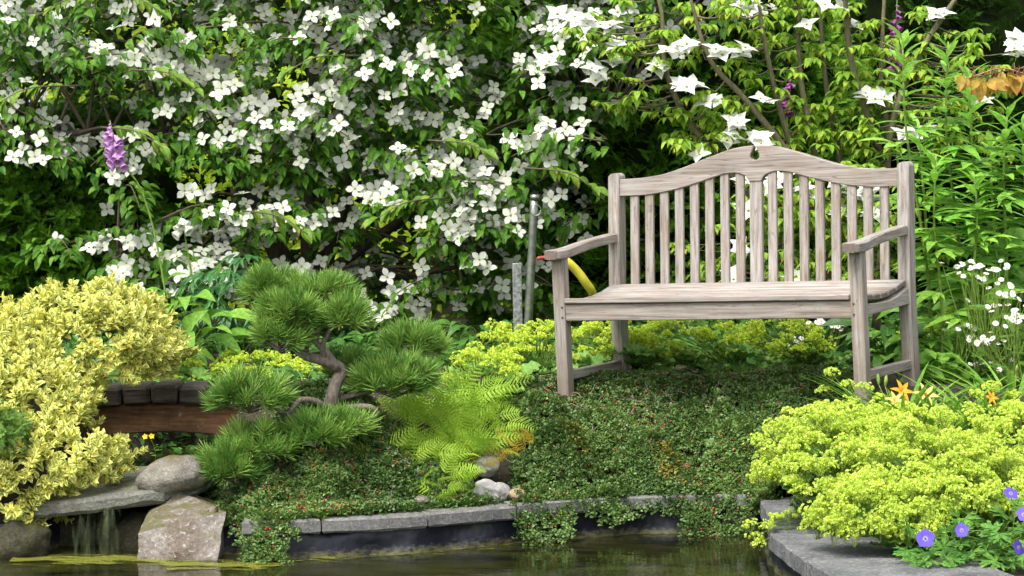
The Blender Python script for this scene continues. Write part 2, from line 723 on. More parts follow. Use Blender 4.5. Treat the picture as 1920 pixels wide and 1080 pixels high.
def linermat():
    m, nt, out = newmat('black_pond_liner')
    pos = geo_pos(nt)
    mp = nd(nt, 'ShaderNodeMapping')
    mp.inputs['Scale'].default_value = (1.0, 1.0, 2.0)
    nt.links.new(pos, mp.inputs[0])
    n1 = noise(nt, 30.0, 6.0, 0.75, mp.outputs[0])
    n2 = noise(nt, 5.0, 3.0, 0.5, pos)
    sx = nd(nt, 'ShaderNodeSeparateXYZ')
    nt.links.new(pos, sx.inputs[0])
    band = nd(nt, 'ShaderNodeMapRange')
    nt.links.new(sx.outputs[2], band.inputs[0])
    band.inputs[1].default_value = -0.545
    band.inputs[2].default_value = -0.44
    band.inputs[3].default_value = 1.0
    band.inputs[4].default_value = 0.35
    mu = nd(nt, 'ShaderNodeMath', operation='MULTIPLY')
    nt.links.new(n1, mu.inputs[0])
    nt.links.new(band.outputs[0], mu.inputs[1])
    c = ramp(nt, mu.outputs[0], [(0.38, (0.010, 0.012, 0.022)), (0.52, (0.12, 0.12, 0.115))])
    b2 = nd(nt, 'ShaderNodeMapRange')
    nt.links.new(sx.outputs[2], b2.inputs[0])
    b2.inputs[1].default_value = -0.54
    b2.inputs[2].default_value = -0.505
    b2.inputs[3].default_value = 1.0
    b2.inputs[4].default_value = 0.0
    m3 = nd(nt, 'ShaderNodeMath', operation='MULTIPLY')
    nt.links.new(b2.outputs[0], m3.inputs[0])
    nt.links.new(ramp(nt, n1, [(0.35, 0.0), (0.6, 1.0)]), m3.inputs[1])
    c = mixc(nt, m3.outputs[0], c, (0.16, 0.15, 0.02))
    pb = nd(nt, 'ShaderNodeBsdfPrincipled')
    nt.links.new(c, pb.inputs['Base Color'])
    pb.inputs['Roughness'].default_value = 0.38
    bp = nd(nt, 'ShaderNodeBump')
    bp.inputs['Strength'].default_value = 0.5
    bp.inputs['Distance'].default_value = 0.05
    nt.links.new(n2, bp.inputs['Height'])
    nt.links.new(bp.outputs[0], pb.inputs['Normal'])
    nt.links.new(pb.outputs[0], out.inputs[0])
    return m


M_LINER = linermat()


def make_liner():
    P = np.vstack([POND, POND[:1]])
    pts = []
    for a, b in zip(P[:-1], P[1:]):
        k = max(2, int(np.hypot(*(b - a)) / 0.06))
        for i in range(k):
            pts.append(a + (b - a) * i / k)
    pts = np.array(pts)
    n = len(pts)
    cen = pts.mean(0)
    nor = nrm(cen - pts)
    zs = [-0.405, -0.44, -0.48, -0.53, -0.7]
    v = []
    for k, z in enumerate(zs):
        for i in range(n):
            w = 0.012 * math.sin(i * 1.3 + k) + 0.01 * math.sin(i * 0.37 + 2 * k) - 0.01 + 0.008 * k
            p = pts[i] + nor[i] * w
            v.append((p[0], p[1], z))
    t = []
    for k in range(len(zs) - 1):
        for i in range(n):
            a, b = k * n + i, k * n + (i + 1) % n
            t += [(a, b, b + n), (a, b + n, a + n)]
    o = bpy.data.objects.new('pond_liner', mesh_from('pond_liner', v, t, None, None, [M_LINER], True))
    COL.objects.link(o)
    tag(o, kind='structure')


make_liner()


def stonemat(name, c0, c1, spk=(0.5, 0.5, 0.48), spk_w=0.35, moss=None, scale=14.0, bump=0.6, moss_lo=0.75):
    m, nt, out = newmat(name)
    tc = nd(nt, 'ShaderNodeNewGeometry')
    pos = tc.outputs['Position']
    n1 = noise(nt, scale, 8.0, 0.65, pos)
    n2 = noise(nt, scale * 9, 5.0, 0.7, pos)
    vo = nd(nt, 'ShaderNodeTexVoronoi')
    vo.inputs['Scale'].default_value = scale * 7
    nt.links.new(pos, vo.inputs['Vector'])
    c = ramp(nt, n1, [(0.3, c0), (0.68, c1)])
    c = mixc(nt, 0.8, c, ramp(nt, n2, [(0.3, 0.55), (0.5, 1.0), (0.72, 1.35)]), 'MULTIPLY')
    f = ramp(nt, n2, [(0.58, 0.0), (0.66, spk_w)])
    c = mixc(nt, f, c, spk)
    pit = ramp(nt, vo.outputs['Distance'], [(0.08, 0.25), (0.25, 1.0)])
    c = mixc(nt, 0.45, c, pit, 'MULTIPLY')
    if moss is not None:
        sx = nd(nt, 'ShaderNodeSeparateXYZ')
        nt.links.new(tc.outputs['Normal'], sx.inputs[0])
        ad = nd(nt, 'ShaderNodeMath', operation='MULTIPLY_ADD')
        nt.links.new(n1, ad.inputs[0])
        ad.inputs[1].default_value = 1.1
        nt.links.new(sx.outputs[2], ad.inputs[2])
        mm = nd(nt, 'ShaderNodeMath', operation='MULTIPLY')
        nt.links.new(ad.outputs[0], mm.inputs[0])
        mm.inputs[1].default_value = 0.6
        fm = ramp(nt, mm.outputs[0], [(moss_lo, 0.0), (min(moss_lo + 0.12, 1.0), 0.85)])
        c = mixc(nt, fm, c, moss)
    pb = nd(nt, 'ShaderNodeBsdfPrincipled')
    pb.inputs['Roughness'].default_value = 0.88
    pb.inputs['Specular IOR Level'].default_value = 0.25
    nt.links.new(c, pb.inputs['Base Color'])
    bp = nd(nt, 'ShaderNodeBump')
    bp.inputs['Strength'].default_value = bump
    bp.inputs['Distance'].default_value = 0.012
    nt.links.new(n2, bp.inputs['Height'])
    nt.links.new(bp.outputs[0], pb.inputs['Normal'])
    nt.links.new(pb.outputs[0], out.inputs[0])
    return m


M_COPE = stonemat('grey_concrete_edging', (0.10, 0.10, 0.10), (0.22, 0.215, 0.20), (0.42, 0.42, 0.38), 0.5, (0.07, 0.08, 0.02), 9.0, 0.5, 0.93)
M_FLAG = stonemat('grey_flagstone', (0.07, 0.075, 0.078), (0.22, 0.222, 0.22), (0.38, 0.38, 0.36), 0.8, None, 7.0, 1.0)
M_BOULDER = stonemat('lichen_boulder', (0.13, 0.12, 0.10), (0.33, 0.305, 0.25), (0.46, 0.44, 0.38), 0.6, (0.11, 0.085, 0.015), 11.0, 1.0, 0.80)
M_SLAB = stonemat('grey_green_slab', (0.09, 0.095, 0.075), (0.21, 0.215, 0.175), (0.31, 0.31, 0.28), 0.45, (0.12, 0.125, 0.035), 8.0, 0.9, 0.88)
M_GRANITE = stonemat('speckled_granite', (0.12, 0.088, 0.06), (0.31, 0.285, 0.255), (0.5, 0.49, 0.47), 0.75, (0.10, 0.095, 0.03), 6.5, 1.0, 0.72)
M_WHITE_ROCK = stonemat('pale_rock', (0.24, 0.235, 0.22), (0.42, 0.41, 0.385), (0.6, 0.6, 0.58), 0.4, None, 8.0, 0.5)
M_TAN_ROCK = stonemat('tan_rock', (0.26, 0.19, 0.11), (0.42, 0.32, 0.20), (0.45, 0.4, 0.3), 0.4, None, 10.0, 0.5)
M_DARK_ROCK = stonemat('mossy_shadow_rock', (0.025, 0.025, 0.016), (0.075, 0.07, 0.04), (0.2, 0.2, 0.14), 0.3, (0.06, 0.06, 0.012), 9.0, 0.8, 0.8)  # shadow at the waterline is put into the stone colour, besides the moss


def cope_stone(name, quad, z0, z1, mat, parent, bev=0.008):
    """quad: plan corners, counter-clockwise; edges broken up a little"""
    poly = []
    n = len(quad)
    q = np.array(quad, float)
    for i in range(n):
        a, b = q[i], q[(i + 1) % n]
        L = np.hypot(*(b - a))
        k = max(2, int(L / 0.05))
        nn = np.array([-(b - a)[1], (b - a)[0]]) / L
        for j in range(k):
            p = a + (b - a) * j / k + nn * (U(-0.003, 0.003) if j else 0)
            poly.append(tuple(p))
    v, t = prism_arr(poly, z0, z1, 'z', bev)
    v[:, 2] += RNG.normal(0, 0.0012, len(v))
    return solid(name, v, t, mat, parent)


def make_coping():
    root = bpy.data.objects.new('pond_edging', None)
    COL.objects.link(root)
    tag(root, kind='structure')
    pts = smooth_path([(-1.08, 10.83), (-0.98, 10.83), (-0.42, 11.0), (0.08, 11.31), (0.55, 11.55), (1.02, 11.62)], 12)
    d = np.concatenate([[0], np.cumsum(np.hypot(*np.diff(pts[:, :2], axis=0).T))])
    marks = [0.0, 0.33, 0.78, 1.21, 1.66, 2.05, d[-1]]
    tg = nrm(np.gradient(pts, axis=0))
    nb = np.stack([-tg[:, 1], tg[:, 0]], 1)       # away from the pond
    for a, b in zip(marks[:-1], marks[1:]):
        a2, b2 = a + 0.004, b - 0.004
        s = np.linspace(a2, b2, 5)
        fx, fy = np.interp(s, d, pts[:, 0]), np.interp(s, d, pts[:, 1])
        nx, ny = np.interp(s, d, nb[:, 0]), np.interp(s, d, nb[:, 1])
        dz = U(-0.006, 0.006)
        quad = [(x, y) for x, y in zip(fx, fy)] + [(x + 0.24 * p, y + 0.24 * q) for x, y, p, q in zip(fx[::-1], fy[::-1], nx[::-1], ny[::-1])]
        cope_stone('edging_stone', quad, -0.428 + dz, -0.37 + dz, M_COPE, root)
    return root


make_coping()
flag_root = bpy.data.objects.new('pond_paving', None)
COL.objects.link(flag_root)
tag(flag_root, kind='structure')
for quad, dz in (([(1.04, 10.95), (1.58, 10.98), (1.66, 11.62), (1.05, 11.6)], 0.004),
                 ([(1.0, 10.62), (1.56, 10.6), (1.58, 10.97), (1.035, 10.94)], 0.0),
                 ([(1.07, 9.88), (1.66, 10.02), (1.56, 10.59), (1.0, 10.61)], -0.004),
                 ([(1.16, 9.30), (1.78, 9.5), (1.66, 10.01), (1.072, 9.87)], 0.0),
                 ([(1.36, 8.6), (2.01, 8.9), (1.78, 9.49), (1.162, 9.29)], 0.003)):
    cope_stone('flagstone', quad, -0.455 + dz, -0.385 + dz, M_FLAG, flag_root, 0.006)


def rock(name, label, loc, size, mat, seed, rot=(0, 0, 0), amp=0.28, flat=0.0, group=None):
    v, t, c, m = ball_tpl(1.0, 4)
    out = []
    for p in v:
        q = Vector(p) * 0.9 + Vector((seed * 7.1, seed * 3.3, seed))
        k = 1.0 + amp * mnoise.noise(q * 1.1) + amp * 0.45 * mnoise.noise(q * 2.6) + amp * 0.22 * mnoise.noise(q * 6.0) + amp * 0.1 * mnoise.noise(q * 14.0)
        out.append(np.array(p) * k)
    v = np.array(out)
    if flat:
        v[:, 2] = np.clip(v[:, 2], -flat, flat) + 0.15 * (v[:, 2] - np.clip(v[:, 2], -flat, flat))
    v = v * np.array(size) * 0.5
    R = rotz(rot[2]) @ roty(rot[1]) @ rotx(rot[0])
    v = v @ R.T
    me = mesh_from(name, v, t, None, None, [mat], True)
    o = bpy.data.objects.new(name, me)
    COL.objects.link(o)
    o.location = loc
    tag(o, label, 'rock', group)
    return o


def slab(name, label, outline, z0, z1, mat, tilt=(0, 0), seed=1):
    P = np.array(outline, float)
    poly = []
    for a, b in zip(P, np.roll(P, -1, 0)):
        k = max(2, int(np.hypot(*(b - a)) / 0.035))
        for j in range(k):
            p = a + (b - a) * j / k
            w = 0.018 * mnoise.noise(Vector((p[0] * 9, p[1] * 9, seed))) + 0.01 * mnoise.noise(Vector((p[0] * 30, p[1] * 30, seed)))
            nn = nrm(np.array([-(b - a)[1], (b - a)[0]]))
            poly.append(tuple(p + nn * w))
    v, t = prism_arr(poly, z0, z1, 'z', 0.014)
    cx, cyy = P.mean(0)
    v[:, 2] += (v[:, 0] - cx) * tilt[0] + (v[:, 1] - cyy) * tilt[1]
    for i in range(len(v)):
        v[i, 2] += 0.012 * mnoise.noise(Vector(v[i] * 14))
    loc = (cx, cyy, z0)
    o = solid(name, v - np.array(loc), t, mat)
    o.location = loc
    return tag(o, label, 'rock')


# spill slab, boulder on it, speckled slab leaning at the water, dark rocks beside the fall
slab('spill_slab', 'flat grey-green stone slab bridging the little waterfall, left of the boulder',
     [(-2.0, 11.02), (-1.75, 10.98), (-1.45, 11.0), (-1.28, 11.12), (-1.2, 11.5), (-1.45, 11.8), (-1.85, 11.62), (-2.05, 11.3)], -0.345, -0.285, M_SLAB, (0.12, 0.03), 3)
rock('boulder', 'rounded grey boulder with brown moss on top resting on the flat slab', (-1.376, 11.12, -0.229), (0.285, 0.24, 0.165), M_BOULDER, 2.3, (0.0, -0.15, 0.2), 0.22)


def leaning_slab():
    # speckled concrete-like block leaning back from the water
    pts = [(-1.484, 10.84, -0.515), (-1.184, 10.82, -0.52), (-1.148, 10.97, -0.353), (-1.365, 11.06, -0.293), (-1.468, 10.98, -0.363), (-1.497, 10.88, -0.431)]
    f = np.array(pts)
    f[0][2] -= 0.06
    f[1][2] -= 0.06
    back = f + np.array([0.0, 0.16, -0.01])
    import bmesh
    bm = bmesh.new()
    for p in list(f) + list(back):
        bm.verts.new(p)
    bmesh.ops.convex_hull(bm, input=bm.verts)
    bmesh.ops.triangulate(bm, faces=bm.faces)
    bmesh.ops.subdivide_edges(bm, edges=bm.edges, cuts=7, use_grid_fill=True)
    bmesh.ops.recalc_face_normals(bm, faces=bm.faces)
    bm.normal_update()
    for vv in bm.verts:
        vv.co += vv.normal * (0.016 * mnoise.noise(vv.co * 9) + 0.007 * mnoise.noise(vv.co * 34))
    c = f.mean(0)
    for vv in bm.verts:
        vv.co -= Vector(c)
    me = bpy.data.meshes.new('leaning_slab')
    bm.to_mesh(me)
    bm.free()
    me.materials.append(M_GRANITE)
    o = bpy.data.objects.new('leaning_slab', me)
    COL.objects.link(o)
    o.location = c
    tag(o, 'speckled pinkish-grey stone slab leaning at the water below the boulder', 'rock')


leaning_slab()
rock('waterside_rock', 'mossy rock coloured dark for the shadow at the waterline under the yellow shrub, left of the waterfall', (-1.981, 10.98, -0.493), (0.26, 0.2, 0.2), M_DARK_ROCK, 5.1, (0, 0, 0.3), 0.25)
rock('waterside_rock', 'shadow-dark wet rock behind the falling water under the flat slab', (-1.755, 11.33, -0.496), (0.46, 0.16, 0.22), M_DARK_ROCK, 6.7, (0, 0, 0.1), 0.3)
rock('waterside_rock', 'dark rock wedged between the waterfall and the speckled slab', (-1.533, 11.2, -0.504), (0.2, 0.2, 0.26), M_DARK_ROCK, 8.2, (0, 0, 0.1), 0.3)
rock('garden_rock', 'angular white rock at the foot of the fern above the edging', (-0.076, 11.4, -0.338), (0.155, 0.12, 0.105), M_WHITE_ROCK, 9.4, (0.2, 0.35, 0.5), 0.42)
rock('garden_rock', 'small tan stone to the right of the white rock', (0.022, 11.36, -0.337), (0.07, 0.07, 0.055), M_TAN_ROCK, 4.4, (0, 0, 0.2), 0.25)
rock('garden_rock', 'grey rock half hidden by yellowing fern above the white rock', (-0.109, 11.62, -0.25), (0.12, 0.1, 0.09), M_WHITE_ROCK, 12.1, (0, 0, 0.8), 0.3)
rock('garden_rock', 'grey rock among the red-berried ground cover under the pine', (-0.853, 11.22, -0.27), (0.12, 0.1, 0.07), M_BOULDER, 13.7, (0, 0.2, 0.4), 0.3)
rock('garden_rock', 'small grey stone in the ground cover above the edging, left below the pine', (-0.928, 11.14, -0.31), (0.07, 0.07, 0.055), M_BOULDER, 15.2, (0, 0, 0.4), 0.3)
rock('garden_rock', 'grey stone just under the lowest pine branch', (-0.717, 11.45, -0.148), (0.10, 0.1, 0.05), M_BOULDER, 17.9, (0, 0, 0.4), 0.3)
rock('garden_rock', 'dark flat stone in the shade under the fern', (-0.373, 11.2, -0.34), (0.06, 0.06, 0.035), M_BOULDER, 19.3, (0, 0, 0.4), 0.3)


def fallmat():
    m, nt, out = newmat('falling_water')
    pos = geo_pos(nt)
    mp = nd(nt, 'ShaderNodeMapping')
    mp.inputs['Scale'].default_value = (26.0, 26.0, 1.5)
    nt.links.new(pos, mp.inputs[0])
    nz = noise(nt, 1.0, 3.0, 0.6, mp.outputs[0])
    gl = nd(nt, 'ShaderNodeBsdfPrincipled')
    gl.inputs['Base Color'].default_value = (0.10, 0.13, 0.055, 1)
    gl.inputs['Roughness'].default_value = 0.15
    tp = nd(nt, 'ShaderNodeBsdfTransparent')
    mx = nd(nt, 'ShaderNodeMixShader')
    nt.links.new(ramp(nt, nz, [(0.45, 0.0), (0.8, 0.42)]), mx.inputs[0])
    nt.links.new(tp.outputs[0], mx.inputs[1])
    nt.links.new(gl.outputs[0], mx.inputs[2])
    nt.links.new(mx.outputs[0], out.inputs[0])
    return m


def make_fall():
    b = Bag()
    M = fallmat()
    for (px0, px1, off) in ((-1.77, -1.60, 0.0), (-1.74, -1.56, 0.025)):
        n, k = 18, 8
        v, t = [], []
        for j in range(k):
            s = j / (k - 1)
            for i in range(n):
                u = i / (n - 1)
                x = px0 + (px1 - px0) * u + 0.004 * math.sin(9 * s + i)
                v.append((x, 11.0 + off - 0.05 * math.sqrt(s) + 0.01 * math.sin(i * 1.7), -0.335 - s * 0.202))
        for j in range(k - 1):
            for i in range(n - 1):
                a = j * n + i
                t += [(a, a + 1, a + n + 1), (a, a + n + 1, a + n)]
        b.raw(v, t)
    o = b.build('waterfall', M, None, True)
    tag(o, 'thin streaks of water falling from the flat slab into the pond', 'waterfall')


make_fall()


# algae floating along the wall
def algae():
    """a ragged film: sheet over the water by the wall, holed by its own material"""
    m, nt, out = newmat('pond_algae')
    at = nd(nt, 'ShaderNodeAttribute', attribute_name='col')
    sp = nd(nt, 'ShaderNodeSeparateColor')
    nt.links.new(at.outputs['Color'], sp.inputs[0])
    pos = geo_pos(nt)
    mp = nd(nt, 'ShaderNodeMapping')
    mp.inputs['Scale'].default_value = (3.0, 9.0, 1.0)
    mp.inputs['Rotation'].default_value = (0, 0, -0.25)
    nt.links.new(pos, mp.inputs[0])
    n1 = noise(nt, 1.6, 7.0, 0.68, mp.outputs[0], 1.0)
    n2 = noise(nt, 120.0, 4.0, 0.7, pos)
    ad = nd(nt, 'ShaderNodeMath', operation='SUBTRACT')
    nt.links.new(n1, ad.inputs[0])
    nt.links.new(sp.outputs[1], ad.inputs[1])
    n3 = nd(nt, 'ShaderNodeMath', operation='MULTIPLY_ADD')
    nt.links.new(n2, n3.inputs[0])
    n3.inputs[1].default_value = 0.16
    nt.links.new(ad.outputs[0], n3.inputs[2])
    f = ramp(nt, n3.outputs[0], [(0.42, 0.0), (0.56, 0.92)])
    c = ramp(nt, n2, [(0.3, (0.07, 0.08, 0.008)), (0.55, (0.17, 0.18, 0.02)), (0.75, (0.30, 0.29, 0.05))])
    pb = nd(nt, 'ShaderNodeBsdfPrincipled')
    pb.inputs['Roughness'].default_value = 0.5
    nt.links.new(c, pb.inputs['Base Color'])
    tp = nd(nt, 'ShaderNodeBsdfTransparent')
    mx = nd(nt, 'ShaderNodeMixShader')
    nt.links.new(f, mx.inputs[0])
    nt.links.new(tp.outputs[0], mx.inputs[1])
    nt.links.new(pb.outputs[0], mx.inputs[2])
    nt.links.new(mx.outputs[0], out.inputs[0])
    xs = np.arange(-2.0, 0.95, 0.03)
    back = np.interp(xs, [-1.98, -1.4, -1.36, -0.98, -0.42, 0.08, 0.55, 1.0], [11.0, 11.0, 10.86, 10.84, 11.02, 11.33, 11.58, 11.62])
    k = 10
    v, t, cc = [], [], []
    for i, (x, yb) in enumerate(zip(xs, back)):
        wdt = np.interp(x, [-2, -1.0, -0.6, 1.0], [0.42, 0.40, 0.25, 0.32])
        for j in range(k):
            u = j / (k - 1)
            v.append((x, yb - u * wdt, WATER_Z + 0.004 + 0.002 * math.sin(31 * x + 7 * u)))
            fade = abs(u - 0.35) * 0.55 if x < -0.9 else 0.08 + 0.45 * u
            cc.append((0.5, fade + 0.06 * (x > 0), 0))
    for i in range(len(xs) - 1):
        for j in range(k - 1):
            a = i * k + j
            t += [(a, a + k, a + k + 1), (a, a + k + 1, a + 1)]
    b = Bag()
    b.raw(v, t, cc)
    o = b.build('pond_algae', m, None, True)
    tag(o, 'yellow-green algae floating on the water along the pond wall', 'algae', kind='stuff')


algae()


# ---------------------------------------------------------------- small timber bridge
def bridgewood(name, c0, c1, c2, white=0.0):
    m, nt, out = newmat(name)
    tc = nd(nt, 'ShaderNodeTexCoord')
    oi = nd(nt, 'ShaderNodeObjectInfo')
    ad = nd(nt, 'ShaderNodeVectorMath', operation='ADD')
    nt.links.new(tc.outputs['Object'], ad.inputs[0])
    mu = nd(nt, 'ShaderNodeVectorMath', operation='SCALE')
    nt.links.new(oi.outputs['Location'], mu.inputs[0])
    mu.inputs['Scale'].default_value = 7.0
    nt.links.new(mu.outputs[0], ad.inputs[1])
    mp = nd(nt, 'ShaderNodeMapping')
    mp.inputs['Scale'].default_value = (6.0, 30.0, 55.0)
    nt.links.new(ad.outputs[0], mp.inputs[0])
    n1 = noise(nt, 1.0, 6.0, 0.65, mp.outputs[0])
    n2 = noise(nt, 16.0, 5.0, 0.7, ad.outputs[0])
    c = ramp(nt, n1, [(0.3, c0), (0.52, c1), (0.72, c2)])
    if white:
        c = mixc(nt, ramp(nt, n2, [(0.62, 0.0), (0.70, white)]), c, (0.42, 0.38, 0.33))
    c = mixc(nt, 0.8, c, ramp(nt, n2, [(0.3, 0.5), (0.6, 1.1)]), 'MULTIPLY')
    pb = nd(nt, 'ShaderNodeBsdfPrincipled')
    pb.inputs['Roughness'].default_value = 0.8
    nt.links.new(c, pb.inputs['Base Color'])
    bp = nd(nt, 'ShaderNodeBump')
    bp.inputs['Strength'].default_value = 0.5
    bp.inputs['Distance'].default_value = 0.006
    nt.links.new(n1, bp.inputs['Height'])
    nt.links.new(bp.outputs[0], pb.inputs['Normal'])
    nt.links.new(pb.outputs[0], out.inputs[0])
    return m


M_SLEEPER = bridgewood('dark_weathered_timber', (0.018, 0.014, 0.010), (0.055, 0.044, 0.033), (0.13, 0.10, 0.072))
M_BEAM = bridgewood('brown_stained_beam', (0.07, 0.034, 0.014), (0.17, 0.085, 0.033), (0.26, 0.145, 0.065), 0.55)


def make_bridge():
    root = thing('footbridge', 'small arched wooden footbridge with dark sleeper planks, left of the pine', 'bridge', (-1.5, 12.6, -0.3))
    cx, yc = -1.56, 12.3
    Rr = 4.6               # arch radius

    def zt(x):
        return 0.036 + math.sqrt(Rr * Rr - (x - cx) ** 2) - Rr
    for k in range(-6, 8):
        xm = cx - 0.005 + k * 0.128
        h, wdt = 0.086, 0.119
        v, t = box_arr(-wdt / 2, wdt / 2, -0.04, 0.27, -h, 0.0, 0.012)
        v = v + RNG.normal(0, 0.0015, v.shape)
        a = -math.asin((xm - cx) / Rr)
        v = v @ roty(-a + U(-0.015, 0.015)).T
        o = bpy.data.objects.new('plank', mesh_from('plank', v, t, None, None, [M_SLEEPER]))
        fix_normals(o.data)
        COL.objects.link(o)
        o.parent = root
        o.location = Vector((xm, yc + U(-0.008, 0.008), zt(xm) + U(-0.004, 0.004))) - root.location
    for yy in (yc + 0.0, yc + 0.2):
        top, bot = [], []
        for i in range(25):
            x = cx - 0.86 + 1.72 * i / 24
            top.append((x, zt(x) - 0.083))
            bot.append((x, -0.178 + math.sqrt(1.9 ** 2 - (x - cx) ** 2) - 1.9))
        v, t = prism_arr(bot + top[::-1], yy, yy + 0.06, 'y', 0.006)
        o = solid('side_beam', v, t, M_BEAM, root)
    return root


make_bridge()

# ---------------------------------------------------------------- teak bench
def teak(name, axis):
    m, nt, out = newmat(name)
    tc = nd(nt, 'ShaderNodeTexCoord')
    oi = nd(nt, 'ShaderNodeObjectInfo')
    rv = nd(nt, 'ShaderNodeCombineXYZ')
    for i, k in enumerate((9.0, 5.0, 13.0)):
        mm = nd(nt, 'ShaderNodeMath', operation='MULTIPLY')
        nt.links.new(oi.outputs['Random'], mm.inputs[0])
        mm.inputs[1].default_value = k
        nt.links.new(mm.outputs[0], rv.inputs[i])
    ad = nd(nt, 'ShaderNodeVectorMath', operation='ADD')
    nt.links.new(tc.outputs['Object'], ad.inputs[0])
    nt.links.new(rv.outputs[0], ad.inputs[1])
    s = {'x': (3.0, 60.0, 85.0), 'z': (85.0, 60.0, 3.0), 'y': (85.0, 3.0, 60.0)}[axis]
    mp = nd(nt, 'ShaderNodeMapping')
    mp.inputs['Scale'].default_value = s
    nt.links.new(ad.outputs[0], mp.inputs[0])
    grain = noise(nt, 1.0, 6.0, 0.62, mp.outputs[0], 0.25)
    mp2 = nd(nt, 'ShaderNodeMapping')
    mp2.inputs['Scale'].default_value = tuple(q * 0.22 for q in s)
    nt.links.new(ad.outputs[0], mp2.inputs[0])
    wv = noise(nt, 1.0, 3.0, 0.5, mp2.outputs[0], 1.2)
    blot = noise(nt, 7.0, 4.0, 0.6, ad.outputs[0])
    c = ramp(nt, grain, [(0.26, (0.09, 0.072, 0.057)), (0.40, (0.22, 0.193, 0.167)), (0.56, (0.32, 0.292, 0.262)), (0.74, (0.42, 0.395, 0.365))])
    # thin dark growth lines
    ml = nd(nt, 'ShaderNodeMath', operation='MULTIPLY')
    nt.links.new(wv, ml.inputs[0])
    ml.inputs[1].default_value = 9.0
    fr = nd(nt, 'ShaderNodeMath', operation='FRACT')
    nt.links.new(ml.outputs[0], fr.inputs[0])
    lines = ramp(nt, fr.outputs[0], [(0.0, 0.35), (0.07, 1.0), (0.93, 1.0), (1.0, 0.35)])
    c = mixc(nt, 0.75, c, lines, 'MULTIPLY')
    c = mixc(nt, ramp(nt, blot, [(0.5, 0.0), (0.72, 0.5)]), c, (0.24, 0.17, 0.12))
    c = mixc(nt, ramp(nt, blot, [(0.30, 0.35), (0.46, 0.0)]), c, (0.33, 0.325, 0.31))
    st = noise(nt, 19.0, 6.0, 0.75, ad.outputs[0])
    c = mixc(nt, ramp(nt, st, [(0.62, 0.0), (0.74, 0.55)]), c, (0.11, 0.08, 0.055))
    # darker end grain, and damp brown staining low on the legs
    sn = nd(nt, 'ShaderNodeSeparateXYZ')
    nt.links.new(tc.outputs['Normal'], sn.inputs[0])
    ab = nd(nt, 'ShaderNodeMath', operation='ABSOLUTE')
    nt.links.new(sn.outputs['xyz'.index(axis)], ab.inputs[0])
    if axis != 'z':
        c = mixc(nt, ramp(nt, ab.outputs[0], [(0.6, 0.0), (0.85, 0.72)]), c, (0.11, 0.085, 0.065))
    else:
        so = nd(nt, 'ShaderNodeSeparateXYZ')
        nt.links.new(tc.outputs['Object'], so.inputs[0])
        a1 = nd(nt, 'ShaderNodeMath', operation='MULTIPLY_ADD')
        nt.links.new(st, a1.inputs[0])
        a1.inputs[1].default_value = 0.5
        nt.links.new(so.outputs[2], a1.inputs[2])
        c = mixc(nt, ramp(nt, a1.outputs[0], [(0.25, 0.6), (0.52, 0.0)]), c, (0.15, 0.105, 0.07))
    tint = mixc(nt, oi.outputs['Random'], (0.93, 0.90, 0.87), (1.08, 1.08, 1.09))
    c = mixc(nt, 1.0, c, tint, 'MULTIPLY')
    pb = nd(nt, 'ShaderNodeBsdfPrincipled')
    pb.inputs['Roughness'].default_value = 0.75
    pb.inputs['Specular IOR Level'].default_value = 0.25
    nt.links.new(c, pb.inputs['Base Color'])
    bp = nd(nt, 'ShaderNodeBump')
    bp.inputs['Strength'].default_value = 0.35
    bp.inputs['Distance'].default_value = 0.003
    nt.links.new(grain, bp.inputs['Height'])
    nt.links.new(bp.outputs[0], pb.inputs['Normal'])
    nt.links.new(pb.outputs[0], out.inputs[0])
    return m


